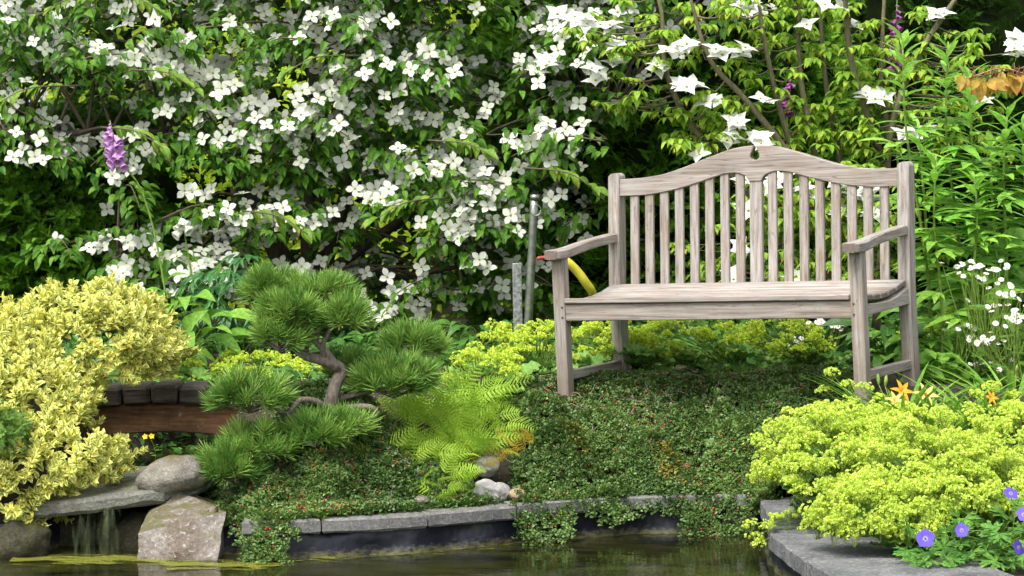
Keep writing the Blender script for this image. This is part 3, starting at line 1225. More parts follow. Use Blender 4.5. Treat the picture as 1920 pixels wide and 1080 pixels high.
def make_bench():
    root = thing('garden_bench', 'weathered grey teak bench with curved slatted back standing on the green bank', 'bench', (0.8548, 11.928, 0.0))
    Rm = Matrix.Rotation(-0.0489, 3, 'Y') @ Matrix.Rotation(-0.5237, 3, 'Z')
    root.rotation_euler = Rm.to_euler()
    TX, TY, TZ = teak('teak_along_x', 'x'), teak('teak_along_y', 'y'), teak('teak_along_z', 'z')
    M_PEG = plainmat('dark_dowel', (0.10, 0.07, 0.055), 0.8)
    h, w, D, dr, zs = 0.75, 0.057, 0.537, 0.073, 0.479
    tk = math.tan(0.0824)

    def rake(v):
        v = v.copy()
        v[:, 1] += np.maximum(0, v[:, 2] - zs) * tk + np.maximum(0, 0.3 - v[:, 2]) * 0.05
        return v

    def part(name, vt, mat, bend=False, parent=root):
        v, t = vt
        return solid(name, rake(v) if bend else v, t, mat, parent, False, False)

    def post(x0, x1, y0, y1, z0, z1, dome=0.0):
        """vertical post cut into lengths so that it can bend"""
        b = 0.004
        poly = [(x0 + b, y0), (x1 - b, y0), (x1, y0 + b), (x1, y1 - b), (x1 - b, y1), (x0 + b, y1), (x0, y1 - b), (x0, y0 + b)]
        zz = list(np.linspace(z0, z1, 14)) + [zs, 0.3]
        zz = sorted(z for z in zz if z0 <= z <= z1)
        v, t = [], []
        n = len(poly)
        rings = [(1.0, z, 0) for z in zz]
        if dome:
            rings = rings[:-1] + [(1.0, z1 - dome, 0)] + [(math.cos(a), z1 - dome + dome * math.sin(a), 1) for a in np.linspace(0.35, 1.45, 6)]
            rings.sort(key=lambda r: r[1])
        xm = (x0 + x1) / 2
        for k, z, f in rings:
            for (x, y) in poly:
                v.append((xm + (x - xm) * k, y, z))
        for r in range(len(rings) - 1):
            for i in range(n):
                a, bq = r * n + i, r * n + (i + 1) % n
                t += [(a, bq, bq + n), (a, bq + n, a + n)]
        for i in range(1, n - 1):
            t.append((0, i + 1, i))
            o = (len(rings) - 1) * n
            t.append((o, o + i, o + i + 1))
        return np.array(v), np.array(t)

    for s in (-1, 1):
        xa, xb = (-h, -h + w) if s < 0 else (h - w, h)
        fl = part('front_leg', post(xa, xb, 0, w, -0.16, 0.637), TZ)
        for zz in (0.418, 0.372):
            v, t, _, _ = lathe_tpl([(0.0, -0.003), (0.0048, -0.003), (0.0055, -0.001), (0.0055, 0.004)], 10)
            part('peg', (v + np.array([(xb - 0.012) if s < 0 else xa + 0.014, 0, zz]), t), M_PEG, parent=fl)
        part('rear_leg', post(xa, xb, D, D + dr, -0.16, 1.0, 0.022), TZ, True)
        # arm: plan outline with a paddle front, profile bowed along its length
        xc = (xa + xb) / 2
        inner = -s
        yl = [-0.055, -0.05, -0.035, -0.01, 0.03, 0.07, 0.11, 0.18, 0.28, 0.38, 0.48, D + 0.012]
        wl_ = [0.024, 0.034, 0.040, 0.042, 0.042, 0.038, 0.032, 0.027, 0.025, 0.024, 0.023, 0.022]
        zl = [0.0, 0.0, 0.0, 0.0, 0.001, 0.003, 0.007, 0.015, 0.026, 0.034, 0.040, 0.043]
        th = [0.040, 0.041, 0.042, 0.042, 0.042, 0.042, 0.042, 0.043, 0.043, 0.043, 0.044, 0.044]
        v, t = [], []
        for y, ww, z, tt in zip(yl, wl_, zl, th):
            bz = 0.636 + z
            for dx, dz in ((-ww + .004, 0), (ww - .004, 0), (ww, .005), (ww, tt - .006), (ww - .006, tt), (-ww + .006, tt), (-ww, tt - .006), (-ww, .005)):
                v.append((xc + dx, y, bz + dz))
        n = 8
        for r in range(len(yl) - 1):
            for i in range(n):
                a, bq = r * n + i, r * n + (i + 1) % n
                t += [(a, bq, bq + n), (a, bq + n, a + n)]
        for i in range(1, n - 1):
            t.append((0, i + 1, i))
            o = (len(yl) - 1) * n
            t.append((o, o + i, o + i + 1))
        part('arm_rest', (np.array(v), np.array(t)), TY)
        xs0, xs1 = (xa + 0.008, xb - 0.008)
        # side rail with a hollowed top edge under the slats
        poly = [(w, 0.36), (D + 0.002, 0.375), (D + 0.002, 0.448), (0.44, 0.425), (0.33, 0.407), (0.2, 0.405), (w, 0.412)]
        v, t = prism_arr(poly, xs0, xs1, 'x', 0.003)
        part('side_rail', (v, t), TY)
        v, t = box_arr(xs0 + 0.004, xs1 - 0.004, w - 0.002, D + 0.012, 0.085, 0.128, 0.004)
        part('stretcher', (v, t), TY)
    part('front_rail', box_arr(-h + w - 0.002, h - w + 0.002, 0.008, 0.036, 0.355, 0.4305), TX)
    part('rear_rail', box_arr(-h + w, h - w, D + 0.02, D + 0.05, 0.36, 0.43), TX)
    # contoured seat
    prof_y = [0.0, 0.1, 0.2, 0.3, 0.4, 0.5, 0.55]
    prof_z = [0.458, 0.449, 0.442, 0.444, 0.456, 0.476, 0.488]
    for k, (y0, y1) in enumerate(((-0.006, 0.075), (0.085, 0.158), (0.168, 0.241), (0.251, 0.324), (0.334, 0.417), (0.427, 0.532))):
        hw = (h - w - 0.002) if k == 0 else h - 0.018
        v, t = box_arr(-hw, hw, y0, y1, -0.024, 0.0, 0.004)
        v[:, 2] += np.interp(v[:, 1], prof_y, prof_z)
        part('seat_slat', (v, t), TX)
    v, t = box_arr(-h + w, h - w, D + 0.012, D + 0.045, 0.43, 0.482)
    part('lower_back_rail', (v, t), TX, True)
    # back
    topp = [(0, .13), (.06, .127), (.13, .115), (.21, .092), (.29, .067), (.37, .041), (.455, .019), (.52, .009), (.59, .003), (.695, 0)]
    botp = [(.031, .046), (.045, .068), (.07, .080), (.1, .087), (.16, .083), (.225, .066), (.29, .048), (.355, .032), (.425, .0175), (.5, .0065), (.58, 0), (.695, 0)]
    top = smooth_path(np.array(topp), 5)
    bot = smooth_path(np.array(botp), 5)
    notch = [(0.009, .128), (.0075, .120), (.010, .110), (.017, .098), (.0225, .086), (.0215, .076), (.014, .067), (.005, .0635)]
    outl = [(x, .971 + z) for x, z in top[::-1] if x > 0.014] + [(0.014, .1297 + .971)] + [(x, .971 + z) for x, z in notch]
    outl = outl + [(-x, z) for x, z in outl[::-1]]
    low = [(x, .893 + z) for x, z in bot]
    outl = outl + [(-x, z) for x, z in low[::-1]] + low
    v, t = prism_arr(outl, D + 0.012, D + 0.048, 'y', 0.0035)
    part('top_rail', (v, t), TX, True)

    def zlow(x):
        return .893 + np.interp(abs(x), [p[0] for p in botp], [p[1] for p in botp])
    v, t = box_arr(-0.031, 0.031, D + 0.018, D + 0.042, 0.476, 0.948, 0.003)
    part('centre_splat', (v, t), TZ, True)
    for s in (-1, 1):
        for i in range(8):
            x = s * (0.0805 + 0.0775 * i)
            v, t = box_arr(x - 0.0215, x + 0.0215, D + 0.02, D + 0.038, 0.476, float(zlow(x)) + 0.012, 0.003)
            part('back_slat', (v, t), TZ, True)
    return root


make_bench()

# ---------------------------------------------------------------- materials for plants
M_BARK = barkmat('brown_bark', (0.035, 0.026, 0.017), (0.11, 0.09, 0.065), 70)
M_BARK_OLIVE = barkmat('olive_bark', (0.07, 0.065, 0.03), (0.19, 0.165, 0.09), 70)
M_TWIG = barkmat('thin_twig', (0.06, 0.045, 0.03), (0.16, 0.13, 0.09), 120, 0.2)
M_DOG_LEAF = leafmat('dogwood_leaf', (0.05, 0.16, 0.014), (0.165, 0.36, 0.03), trans=0.38, rough=0.5, spec=0.3)
M_DOG_FLOWER = leafmat('white_bract', (0.64, 0.67, 0.55), (0.74, 0.75, 0.67), trans=0.3, rough=0.6, spec=0.15, base=(0.52, 0.60, 0.30), mott=0.08)
M_EYE = leafmat('flower_eye', (0.20, 0.26, 0.05), (0.32, 0.35, 0.08), trans=0.1, rough=0.8)
M_DOG2_LEAF = leafmat('light_dogwood_leaf', (0.20, 0.40, 0.03), (0.40, 0.58, 0.06), tip=(0.60, 0.22, 0.045), tip0=1.18, trans=0.42, rough=0.5, spec=0.25)
M_DOG2_FLOWER = leafmat('bright_white_bract', (0.72, 0.73, 0.66), (0.78, 0.78, 0.73), trans=0.35, rough=0.6, spec=0.15, base=(0.62, 0.68, 0.45), mott=0.05)

ovate = lambda t: np.sin(np.pi * np.clip(t, 0, 1) ** 0.72) ** 0.85 * (1 - 0.25 * np.clip(t - 0.7, 0, 1))
lance = lambda t: np.sin(np.pi * np.clip(t, 0, 1) ** 0.85)
bractp = lambda t: np.clip(np.sin(np.pi * np.clip(t, 0, 1) ** 1.2), 0, 1) ** 0.85
starp = lambda t: np.sin(np.pi * np.clip(t, 0, 1) ** 0.62) ** 1.3

T_DOGLEAF = leaf_tpl(5, 0.52, 0.16, 0.32, ovate, 0.05)


def flower4(w, prof, cup, droop, eye=0.11):
    br = leaf_tpl(4, w, 0.10, droop, prof)
    it = []
    for k in range(4):
        R = rotz(k * math.pi / 2) @ rotx(cup + (0.1 if k % 2 else 0.0))
        it.append((br, R, (0, 0, 0.012 * (k % 2)), 1.0 if k % 2 else 0.93, 0, 0.0))
    it.append((ball_tpl(eye, 1), np.eye(3), (0, 0, 0.07), 1.0, 1, 0.0))
    return combine(it)


T_FLOWER = flower4(0.72, bractp, 0.24, 0.18)
T_STAR = flower4(0.72, starp, 0.30, 0.20, 0.09)


def in_poly(x, z, poly):
    return poly_dist(np.asarray(x, float), np.asarray(z, float), np.asarray(poly, float)) < 0


# ---------------------------------------------------------------- big flowering dogwood
def make_dogwood():
    base = (-1.2, 15.75, 0.0)
    root = thing('dogwood_tree', 'big dogwood covered in white four-petalled flowers filling the back left', 'tree', base)
    stems = [
        ([(-1.184, 15.75, -0.024), (-1.163, 15.7, 0.471), (-1.148, 15.6, 0.931), (-1.108, 15.5, 1.474), (-1.207, 15.4, 1.919), (-1.215, 15.3, 2.386)], 0.06, 0.028),
        ([(-1.193, 15.75, 0.1), (-1.489, 15.6, 0.78), (-1.867, 15.5, 1.444), (-2.067, 15.4, 1.889), (-2.163, 15.3, 2.327)], 0.05, 0.02),
        ([(-1.168, 15.75, 0.131), (-0.917, 15.7, 0.93), (-0.712, 15.6, 1.628), (-0.571, 15.5, 2.283)], 0.05, 0.022),
        ([(-1.229, 15.75, 0.346), (-1.618, 15.4, 1.024), (-2.069, 15.2, 1.188), (-2.467, 15.1, 1.167), (-2.743, 15.0, 1.138)], 0.035, 0.01),
        ([(-1.106, 15.75, 0.346), (-0.486, 15.6, 0.78), (0.0, 15.4, 1.084), (0.502, 15.2, 1.232)], 0.035, 0.01),
        ([(-1.106, 15.75, 0.223), (-0.601, 15.4, 0.364), (-0.294, 15.1, 0.438)], 0.03, 0.01),
        ([(-1.229, 15.75, 0.223), (-1.731, 15.3, 0.429), (-2.164, 15.0, 0.501)], 0.03, 0.01),
        ([(-1.147, 15.7, 0.624), (-0.916, 15.2, 1.321), (-0.786, 15.0, 1.725), (-0.751, 14.9, 2.067)], 0.03, 0.012),
    ]
    tb = Bag()
    tb.tube(stems[0][0], np.linspace(stems[0][1], stems[0][2], 5), 9)
    tb.build('trunk', M_BARK, root, True)
    for pts, r0, r1 in stems[1:]:
        b = Bag()
        b.tube(pts, [r0, r1], 7)
        b.build('branch', M_BARK, root, True)
    sk = np.vstack([smooth_path(s[0], 6) for s in stems])
    crown = [(-3.048, 15.0, 2.535), (1.074, 15.0, 2.535), (1.048, 15.0, 1.725), (0.7, 15.0, 1.377), (0.657, 15.0, 1.027), (0.38, 15.0, 0.925), (0.351, 15.0, 0.735), (0.0, 15.0, 0.355),
             (-0.322, 15.0, 0.12), (-0.762, 15.0, 0.091), (-1.141, 15.0, 0.311), (-1.551, 15.0, 0.355), (-1.932, 15.0, 0.223), (-2.254, 15.0, 0.267), (-2.486, 15.0, 0.472), (-2.397, 15.0, 0.648), (-2.075, 15.0, 0.706),
             (-2.016, 15.0, 0.823), (-2.277, 15.0, 0.94), (-2.466, 15.0, 1.027), (-2.567, 15.0, 1.173), (-3.064, 15.0, 1.138)]
    cp = np.array([(a[0], a[2]) for a in crown])
    # open spots (no or few flowers) and dense bands, world (x, z)
    gaps = [((-1.781, 15.0, 0.969), 0.34, 0.22, 0.15), ((0.146, 15.0, 1.275), 0.28, 0.25, 0.3), ((-0.234, 15.0, 0.531), 0.2, 0.16, 0.45), ((-2.134, 15.0, 0.677), 0.3, 0.15, 0.1),
            ((-1.053, 15.0, 0.531), 0.22, 0.2, 0.35), ((-2.625, 15.0, 1.275), 0.3, 0.12, 0.25), ((0.35, 15.0, 0.94), 0.22, 0.12, 0.25), ((-0.409, 15.0, 1.056), 0.2, 0.14, 0.45), ((-1.051, 15.0, 0.94), 0.2, 0.14, 0.4),
            ((-2.3, 15.0, 1.725), 0.2, 0.12, 0.4), ((-1.427, 15.0, 1.725), 0.2, 0.12, 0.5)]
    leaves_p, leaves_d, leaves_n, fl_p, fl_n = [], [], [], [], []
    tw = Bag()
    ns = 0
    tries = 0
    while ns < 380 and tries < 6000:
        tries += 1
        x, z = U(cp[:, 0].min(), cp[:, 0].max()), U(cp[:, 1].min(), cp[:, 1].max())
        if not in_poly(x, z, cp):
            continue
        front = U(0, 1) < 0.72
        y = (14.35 + 0.12 * (x + 1.0) ** 2 + U(0, 0.55)) if front else U(15.1, 16.1)
        y += 0.25 * max(0, 0.6 - z)
        dens = 1.0
        for g, rx, rz, k in gaps:
            if ((x - g[0]) / rx) ** 2 + ((z - g[2]) / rz) ** 2 < 1:
                dens = k
        if dens < 1 and front and U(0, 1) > 0.35 + dens:
            continue
        ns += 1
        tip = np.array([x, y, z])
        # branchlet from the nearest skeleton point
        dd = np.linalg.norm(sk - tip, axis=1) + 0.8 * np.maximum(0, sk[:, 2] - tip[2])
        o = sk[np.argmin(dd)]
        L = U(0.35, 0.6)
        az = U(-1.25, 1.25)
        d0 = np.array([math.sin(az) * 1.0 + 0.35 * np.sign(x - o[0]), -math.cos(az) * 0.8, U(-0.12, 0.12)])
        d0 /= np.linalg.norm(d0)
        st = tip - d0 * L
        mid = st + d0 * L * 0.5 + np.array([0, 0, 0.05])
        tipd = tip + np.array([0, 0, -0.06])
        if np.linalg.norm(o - st) < 1.4:
            tw.tube([o, (o + st) / 2 + np.array([0, 0, 0.08]), st, mid, tipd], [0.012, 0.008, 0.006, 0.004, 0.002], 4, 0, 0.5, 3, False)
        else:
            tw.tube([st, mid, tipd], [0.006, 0.004, 0.002], 4, 0, 0.5, 3, False)
        path = smooth_path([st, mid, tipd], 8)
        side = nrm(np.cross(d0, [0, 0, 1.0]))
        nl = int(U(44, 64))
        for k in range(nl):
            s = U(0.05, 1.0)
            p = path[min(len(path) - 1, int(s * (len(path) - 1)))]
            lat = U(-1, 1) * 0.17 * (1.15 - s)
            q = p + side * lat + np.array([0, 0, U(-0.07, 0.03)])
            dr = d0 * U(0.2, 0.9) + side * np.sign(lat) * U(0.3, 1.0) + np.array([0, 0, U(-0.75, 0.0)])
            leaves_p.append(q)
            leaves_d.append(dr)
            leaves_n.append(np.array([0, -0.35, 1.0]) + RNG.normal(0, 0.3, 3))
        nf = RNG.poisson(8.6 * dens * (1.0 if front else 0.75))
        for k in range(nf):
            s = U(0.15, 1.0)
            p = path[min(len(path) - 1, int(s * (len(path) - 1)))]
            fl_p.append(p + side * U(-0.2, 0.2) + np.array([0, U(-0.06, 0.02), U(-0.07, 0.11)]))
            fl_n.append(np.array([0.0, -0.95, 0.6]) + RNG.normal(0, 0.38, 3))
    tw.build('twigs', M_TWIG, root, True, stuff=True)
    lp, ld, ln = map(np.array, (leaves_p, leaves_d, leaves_n))
    parts('leaf', T_DOGLEAF, M_DOG_LEAF, lp, frames(ld, ln), U(0.05, 0.085, len(lp)), root, 300, False, 'foliage')
    fp, fn = np.array(fl_p), np.array(fl_n)
    a = U(0, 6.28, len(fp))
    dv = np.stack([np.cos(a), 0 * a, np.sin(a)], 1)
    fn = nrm(fn)
    dv = nrm(dv - fn * np.sum(dv * fn, 1, keepdims=True))
    parts('flower', T_FLOWER, [M_DOG_FLOWER, M_EYE], fp, frames(dv, fn), U(0.044, 0.060, len(fp)), root, 300, True, 'blossom')
    # leafy spray ends without flowers, held clear of the crown
    M_NEW = leafmat('new_dogwood_leaf', (0.12, 0.27, 0.025), (0.26, 0.42, 0.04), tip=(0.38, 0.14, 0.05), tip0=1.15, trans=0.4, rough=0.5, spec=0.3)
    sp, sd, sn = [], [], []
    sb = Bag()
    for c, dx, n in (((-2.27, 14.1, 1.822), -1, 22), ((-1.942, 14.1, 1.832), 1, 20), ((-2.494, 14.1, 1.363), -1, 24), ((-1.768, 14.0, 1.443), 1, 20), ((-0.218, 14.0, 1.076), 1, 24), ((0.278, 14.0, 0.932), 1, 24),
                     ((-1.013, 14.1, 1.522), -1, 14), ((-1.209, 14.1, 0.705), 1, 14), ((-1.947, 14.1, 1.144), 1, 16), ((-0.549, 14.1, 0.774), -1, 14)):
        c = np.array(c)
        a0, a1 = c + np.array([-dx * 0.22, 0.35, 0.06]), c + np.array([dx * 0.16, -0.04, -0.05])
        sb.tube([a0, c + np.array([0, 0.05, 0.04]), a1], [0.005, 0.0035, 0.002], 5)
        for k in range(n):
            s = U(0.2, 1.0)
            p = a0 * (1 - s) + a1 * s + np.array([0, 0, 0.05 * math.sin(math.pi * s)])
            sg = 1 if k % 2 else -1
            sp.append(p)
            sd.append(np.array([dx * U(0.2, 0.9), sg * U(0.1, 0.8) - 0.3, U(-0.9, -0.15)]))
            sn.append(np.array([0.2 * dx, -0.5, 0.9]) + RNG.normal(0, 0.2, 3))
    sb.build('spray_twigs', M_TWIG, root, True, stuff=True)
    sp, sd, sn = map(np.array, (sp, sd, sn))
    parts('spray_leaf', T_DOGLEAF, M_NEW, sp, frames(sd, sn), U(0.065, 0.10, len(sp)), root, 300)
    return root


make_dogwood()


# ---------------------------------------------------------------- lighter dogwood behind the bench
def make_dogwood2():
    base = (1.72, 14.1, 0.0)
    root = thing('dogwood_shrub', 'open multi-stemmed dogwood with lime leaves and large white star flowers behind the bench', 'tree', base)
    stems = [
        [(1.735, 14.1, 0.044), (1.337, 14.0, 0.681), (1.022, 13.9, 1.071), (0.862, 13.85, 1.279), (0.767, 13.8, 1.519), (0.75, 13.8, 1.786), (0.682, 13.8, 1.999)],
        [(1.749, 14.1, 0.044), (1.56, 14.05, 0.707), (1.411, 14.0, 1.144), (1.296, 13.9, 1.549), (1.214, 13.85, 2.002)],
        [(1.783, 14.15, 0.04), (1.564, 14.1, 1.035), (1.479, 14.1, 1.5), (1.47, 14.1, 2.018)],
        [(1.803, 14.2, 0.036), (1.708, 14.2, 0.979), (1.622, 14.2, 1.447), (1.58, 14.2, 2.024)],
        [(1.88, 14.15, 0.04), (1.934, 14.1, 1.089), (1.896, 14.1, 1.445), (1.919, 14.1, 2.045)],
        [(1.898, 14.1, 0.32), (1.928, 14.0, 1.144), (2.066, 14.0, 1.551), (2.254, 14.0, 1.849), (2.361, 14.0, 2.011)],
        [(1.762, 14.1, 0.155), (1.461, 13.9, 0.955), (1.18, 13.8, 1.332), (0.988, 13.75, 1.544), (0.877, 13.7, 1.887)],
        [(1.907, 14.1, 1.035), (1.74, 14.0, 1.497), (1.685, 13.9, 1.844), (1.671, 13.9, 2.005)],
    ]
    for i, s in enumerate(stems):
        b = Bag()
        b.tube(s, [0.026 if i in (1, 4) else 0.02, 0.016, 0.008], 7)
        b.build('trunk' if i == 1 else 'stem', M_BARK_OLIVE, root, True)
    sk = np.vstack([smooth_path(s, 8) for s in stems])
    sk = sk[sk[:, 2] > 0.45]
    tw = Bag()
    lp, ld, ln = [], [], []

    def rosette(c, n, size=1.0):
        a0 = U(0, 6.28)
        for k in range(n):
            a = a0 + k * 6.28 / n + U(-0.3, 0.3)
            d = np.array([math.cos(a), math.sin(a), U(-0.75, -0.1)])
            lp.append(c + d * 0.012)
            ld.append(d)
            ln.append(np.array([d[0] * 0.4, d[1] * 0.4, 1.0]) + RNG.normal(0, 0.15, 3))

    centres = []
    # leaf layers: (px-derived centre, half width, half height, count)
    for c, rx, rz, n in (((0.729, 13.9, 1.602), 0.24, 0.22, 24), ((1.0, 13.9, 1.266), 0.30, 0.16, 30), ((1.25, 14.0, 1.606), 0.25, 0.26, 26), ((1.642, 14.1, 1.691), 0.30, 0.24, 30),
                         ((1.754, 14.1, 1.322), 0.24, 0.18, 22), ((1.416, 14.0, 1.171), 0.30, 0.12, 22), ((2.027, 14.1, 1.5), 0.30, 0.26, 26), ((2.355, 14.1, 1.5), 0.28, 0.25, 22),
                         ((1.797, 14.0, 1.171), 0.25, 0.1, 14), ((2.292, 14.2, 1.172), 0.35, 0.15, 20), ((0.594, 13.9, 1.333), 0.10, 0.05, 5), ((0.455, 13.8, 1.679), 0.12, 0.08, 8), ((1.052, 13.9, 1.791), 0.25, 0.1, 14),
                         ((1.272, 13.6, 0.721), 0.22, 0.2, 18), ((1.631, 13.5, 0.751), 0.30, 0.24, 40), ((1.842, 13.5, 0.672), 0.25, 0.24, 26), ((1.422, 13.5, 0.514), 0.3, 0.12, 22), ((1.377, 13.6, 0.827), 0.2, 0.14, 14), ((0.996, 13.8, 0.499), 0.14, 0.08, 8), ((0.916, 13.85, 1.131), 0.2, 0.06, 10)):
        for k in range(n):
            centres.append(np.array(c) + np.array([RNG.normal(0, rx * 0.55), RNG.normal(0, 0.14), RNG.normal(0, rz * 0.55)]))
    for c in centres:
        o = sk[np.argmin(np.linalg.norm(sk - c, axis=1) + 0.6 * np.maximum(0, sk[:, 2] - c[2]))]
        if np.linalg.norm(o - c) < 0.7:
            tw.tube([o, o * 0.5 + c * 0.5 + np.array([0, 0, -0.03]), c], [0.005, 0.0035, 0.002], 4, 0, 0.5, 3, False)
        rosette(c, int(U(6, 10)))
        c2 = c + np.array([U(-0.07, 0.07), U(-0.05, 0.05), U(-0.01, 0.03)])
        rosette(c2, int(U(4, 7)))
    fp, fn = [], []
    GP = [(0.319, 13.7, 1.734, 6, 0.107, 0.043), (0.492, 13.7, 1.689, 3, 0.053, 0.027), (0.181, 13.7, 1.516, 4, 0.043, 0.048), (0.439, 13.7, 1.463, 4, 0.069, 0.059),
          (0.537, 13.7, 1.596, 2, 0.027, 0.027), (1.169, 13.7, 1.803, 4, 0.064, 0.011), (0.905, 13.7, 1.423, 5, 0.059, 0.037), (0.878, 13.7, 1.609, 3, 0.043, 0.027),
          (1.024, 13.7, 1.583, 3, 0.069, 0.016), (1.157, 13.7, 1.569, 3, 0.037, 0.016), (0.785, 13.7, 1.583, 2, 0.037, 0.016), (1.119, 13.7, 1.219, 4, 0.053, 0.021),
          (1.239, 13.7, 1.139, 5, 0.043, 0.021), (1.053, 13.7, 1.139, 2, 0.037, 0.011), (0.938, 13.7, 1.078, 1, 0.011, 0.011), (1.837, 13.9, 1.347, 4, 0.07, 0.022),
          (1.74, 13.9, 1.715, 1, 0.011, 0.008), (1.658, 13.9, 1.817, 1, 0.011, 0.008), (2.028, 13.9, 1.171, 4, 0.07, 0.032), (2.171, 13.9, 1.764, 2, 0.043, 0.022), (2.55,
          13.9, 1.651, 2, 0.038, 0.016), (2.524, 13.9, 1.576, 4, 0.07, 0.016), (2.391, 13.9, 1.333, 2, 0.032, 0.016), (2.109, 13.9, 1.185, 3, 0.043, 0.022), (1.61, 13.45,
          0.93, 3, 0.039, 0.022), (1.729, 13.45, 0.857, 5, 0.056, 0.039), (1.624, 13.45, 0.783, 4, 0.039, 0.022), (1.781, 13.45, 0.778, 3, 0.033, 0.022), (1.428, 13.45,
          0.883, 3, 0.033, 0.022), (1.153, 13.45, 0.805, 3, 0.022, 0.028), (1.416, 13.45, 0.463, 3, 0.039, 0.017), (1.139, 13.45, 0.922, 2, 0.011, 0.011), (1.101, 13.45,
          0.595, 3, 0.028, 0.028), (1.309, 13.45, 0.936, 3, 0.028, 0.017), (1.101, 13.45, 0.463, 3, 0.039, 0.014), (1.78, 13.45, 0.909, 3, 0.039, 0.017), (1.577, 13.9,
          1.817, 1, 0.014, 0.014), (1.484, 13.9, 1.715, 1, 0.011, 0.011), (1.278, 13.7, 1.33, 2, 0.043, 0.016), (0.999, 13.7, 1.33, 2, 0.037, 0.013), (0.718, 13.7, 1.49,
          2, 0.037, 0.021)]
    for (gx, gy, gz, n, rx, rz) in GP:
        for k in range(n):
            fp.append((gx + RNG.normal(0, rx * 0.6), gy + RNG.normal(0, 0.05), gz + RNG.normal(0, rz * 0.6)))
            fn.append(np.array([0.0, -0.5, 0.85]) + RNG.normal(0, 0.2, 3))
    tw.build('twigs', M_BARK_OLIVE, root, True, stuff=True)
    lp, ld, ln = map(np.array, (lp, ld, ln))
    parts('leaf', T_DOGLEAF, M_DOG2_LEAF, lp, frames(ld, ln), U(0.042, 0.068, len(lp)), root, 300, False, 'foliage')
    fp, fn = np.array(fp), nrm(np.array(fn))
    a = U(0, 6.28, len(fp))
    dv = np.stack([np.cos(a), np.sin(a), 0 * a], 1)
    dv = nrm(dv - fn * np.sum(dv * fn, 1, keepdims=True))
    parts('flower', T_STAR, [M_DOG2_FLOWER, M_EYE], fp, frames(dv, fn), U(0.062, 0.082, len(fp)), root, 300, True, 'blossom')
    return root


make_dogwood2()


# ---------------------------------------------------------------- conifers and the light shrub behind
def spray_tpl():
    """flat feathery conifer spray, length 1"""
    V, T, C = [], [], []

    def diamond(p, d, L, w):
        p = np.array(p)
        d = np.array(d)
        s = np.array([-d[1], d[0], 0])
        i = len(V)
        V.extend([p, p + d * L * 0.45 + s * w, p + d * L, p + d * L * 0.45 - s * w])
        q = [abs(v[0]) + 0.5 * v[1] for v in V[-4:]]
        C.extend([(0, 0.3, 0.2), (0, 0.6, 0.5), (0, 1.0, 1.0), (0, 0.6, 0.5)])
        T.extend([(i, i + 1, i + 2), (i, i + 2, i + 3)])
    diamond((0, 0, 0), (0, 1, 0), 1.0, 0.028)
    for k in range(5):
        y = 0.12 + 0.16 * k
        L = 0.5 * (1.05 - y) + 0.12
        for s in (-1, 1):
            a = s * (0.75 + 0.1 * (k % 2))
            d = (math.sin(a), math.cos(a), 0)
            z = -0.05 * L
            diamond((0, y, 0), d, L, 0.032)
            for j in (0.35, 0.65):
                for s2 in (-1, 1):
                    a2 = a + s2 * 0.65
                    diamond((d[0] * L * j, y + d[1] * L * j, 0.01 * s2), (math.sin(a2), math.cos(a2), 0), L * 0.5, 0.026)
    v = np.array(V, float)
    v[:, 2] -= 0.25 * v[:, 0] ** 2 + 0.15 * v[:, 1] ** 2
    return v, np.array(T), np.array(C, float), np.zeros(len(T), int)


T_SPRAY = spray_tpl()


def conifer(name, label, cx, cy, rx, ry, h, n, mat, core, cat='conifer', size=(0.10, 0.18), z0=0.0, lump=0.10, front_only=True):
    root = thing(name, label, cat, (cx, cy, 0.0))
    b = Bag()
    th = U(-math.pi, 0, n) if front_only else U(-math.pi, math.pi, n)
    zz = z0 + U(0, 1, n) * (h - z0)
    prof = np.clip(1.0 - 0.35 * (zz / h) ** 2.5, 0.2, 1)
    lum = 1.0 + lump * np.sin(5 * th + 3.1 * zz) * np.cos(4.3 * zz + 1.7 * th) + lump * 0.8 * np.sin(11 * th - 7 * zz) * np.cos(9.5 * zz)
    dep = U(0.86, 1.03, n)
    x = cx + rx * prof * lum * dep * np.cos(th)
    y = cy + ry * prof * lum * dep * np.sin(th)
    out = np.stack([np.cos(th) * ry, np.sin(th) * rx, np.zeros(n)], 1)
    out = nrm(out)
    d = out + np.stack([RNG.normal(0, 0.35, n), RNG.normal(0, 0.25, n), U(-0.25, 0.75, n)], 1)
    nn = rand_unit(n) + np.array([0, -0.5, 0.6])
    b.inst(T_SPRAY, np.stack([x, y, zz], 1), frames(d, nn), U(size[0], size[1], n))
    b.build('foliage', mat, root, False, stuff=True)
    # woody core so that the plant is not see-through
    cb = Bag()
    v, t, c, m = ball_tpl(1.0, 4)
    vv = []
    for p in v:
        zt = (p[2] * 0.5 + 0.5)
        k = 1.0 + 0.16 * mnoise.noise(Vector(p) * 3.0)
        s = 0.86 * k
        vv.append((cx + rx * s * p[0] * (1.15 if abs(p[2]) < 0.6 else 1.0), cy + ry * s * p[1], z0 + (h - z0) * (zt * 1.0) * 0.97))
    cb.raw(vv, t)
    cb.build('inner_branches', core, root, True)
    tb = Bag()
    tb.tube([(cx, cy, -0.05), (cx, cy, h * 0.5), (cx, cy, h * 0.95)], [0.09, 0.06, 0.02], 8)
    tb.build('trunk', M_BARK, root, True)
    return root


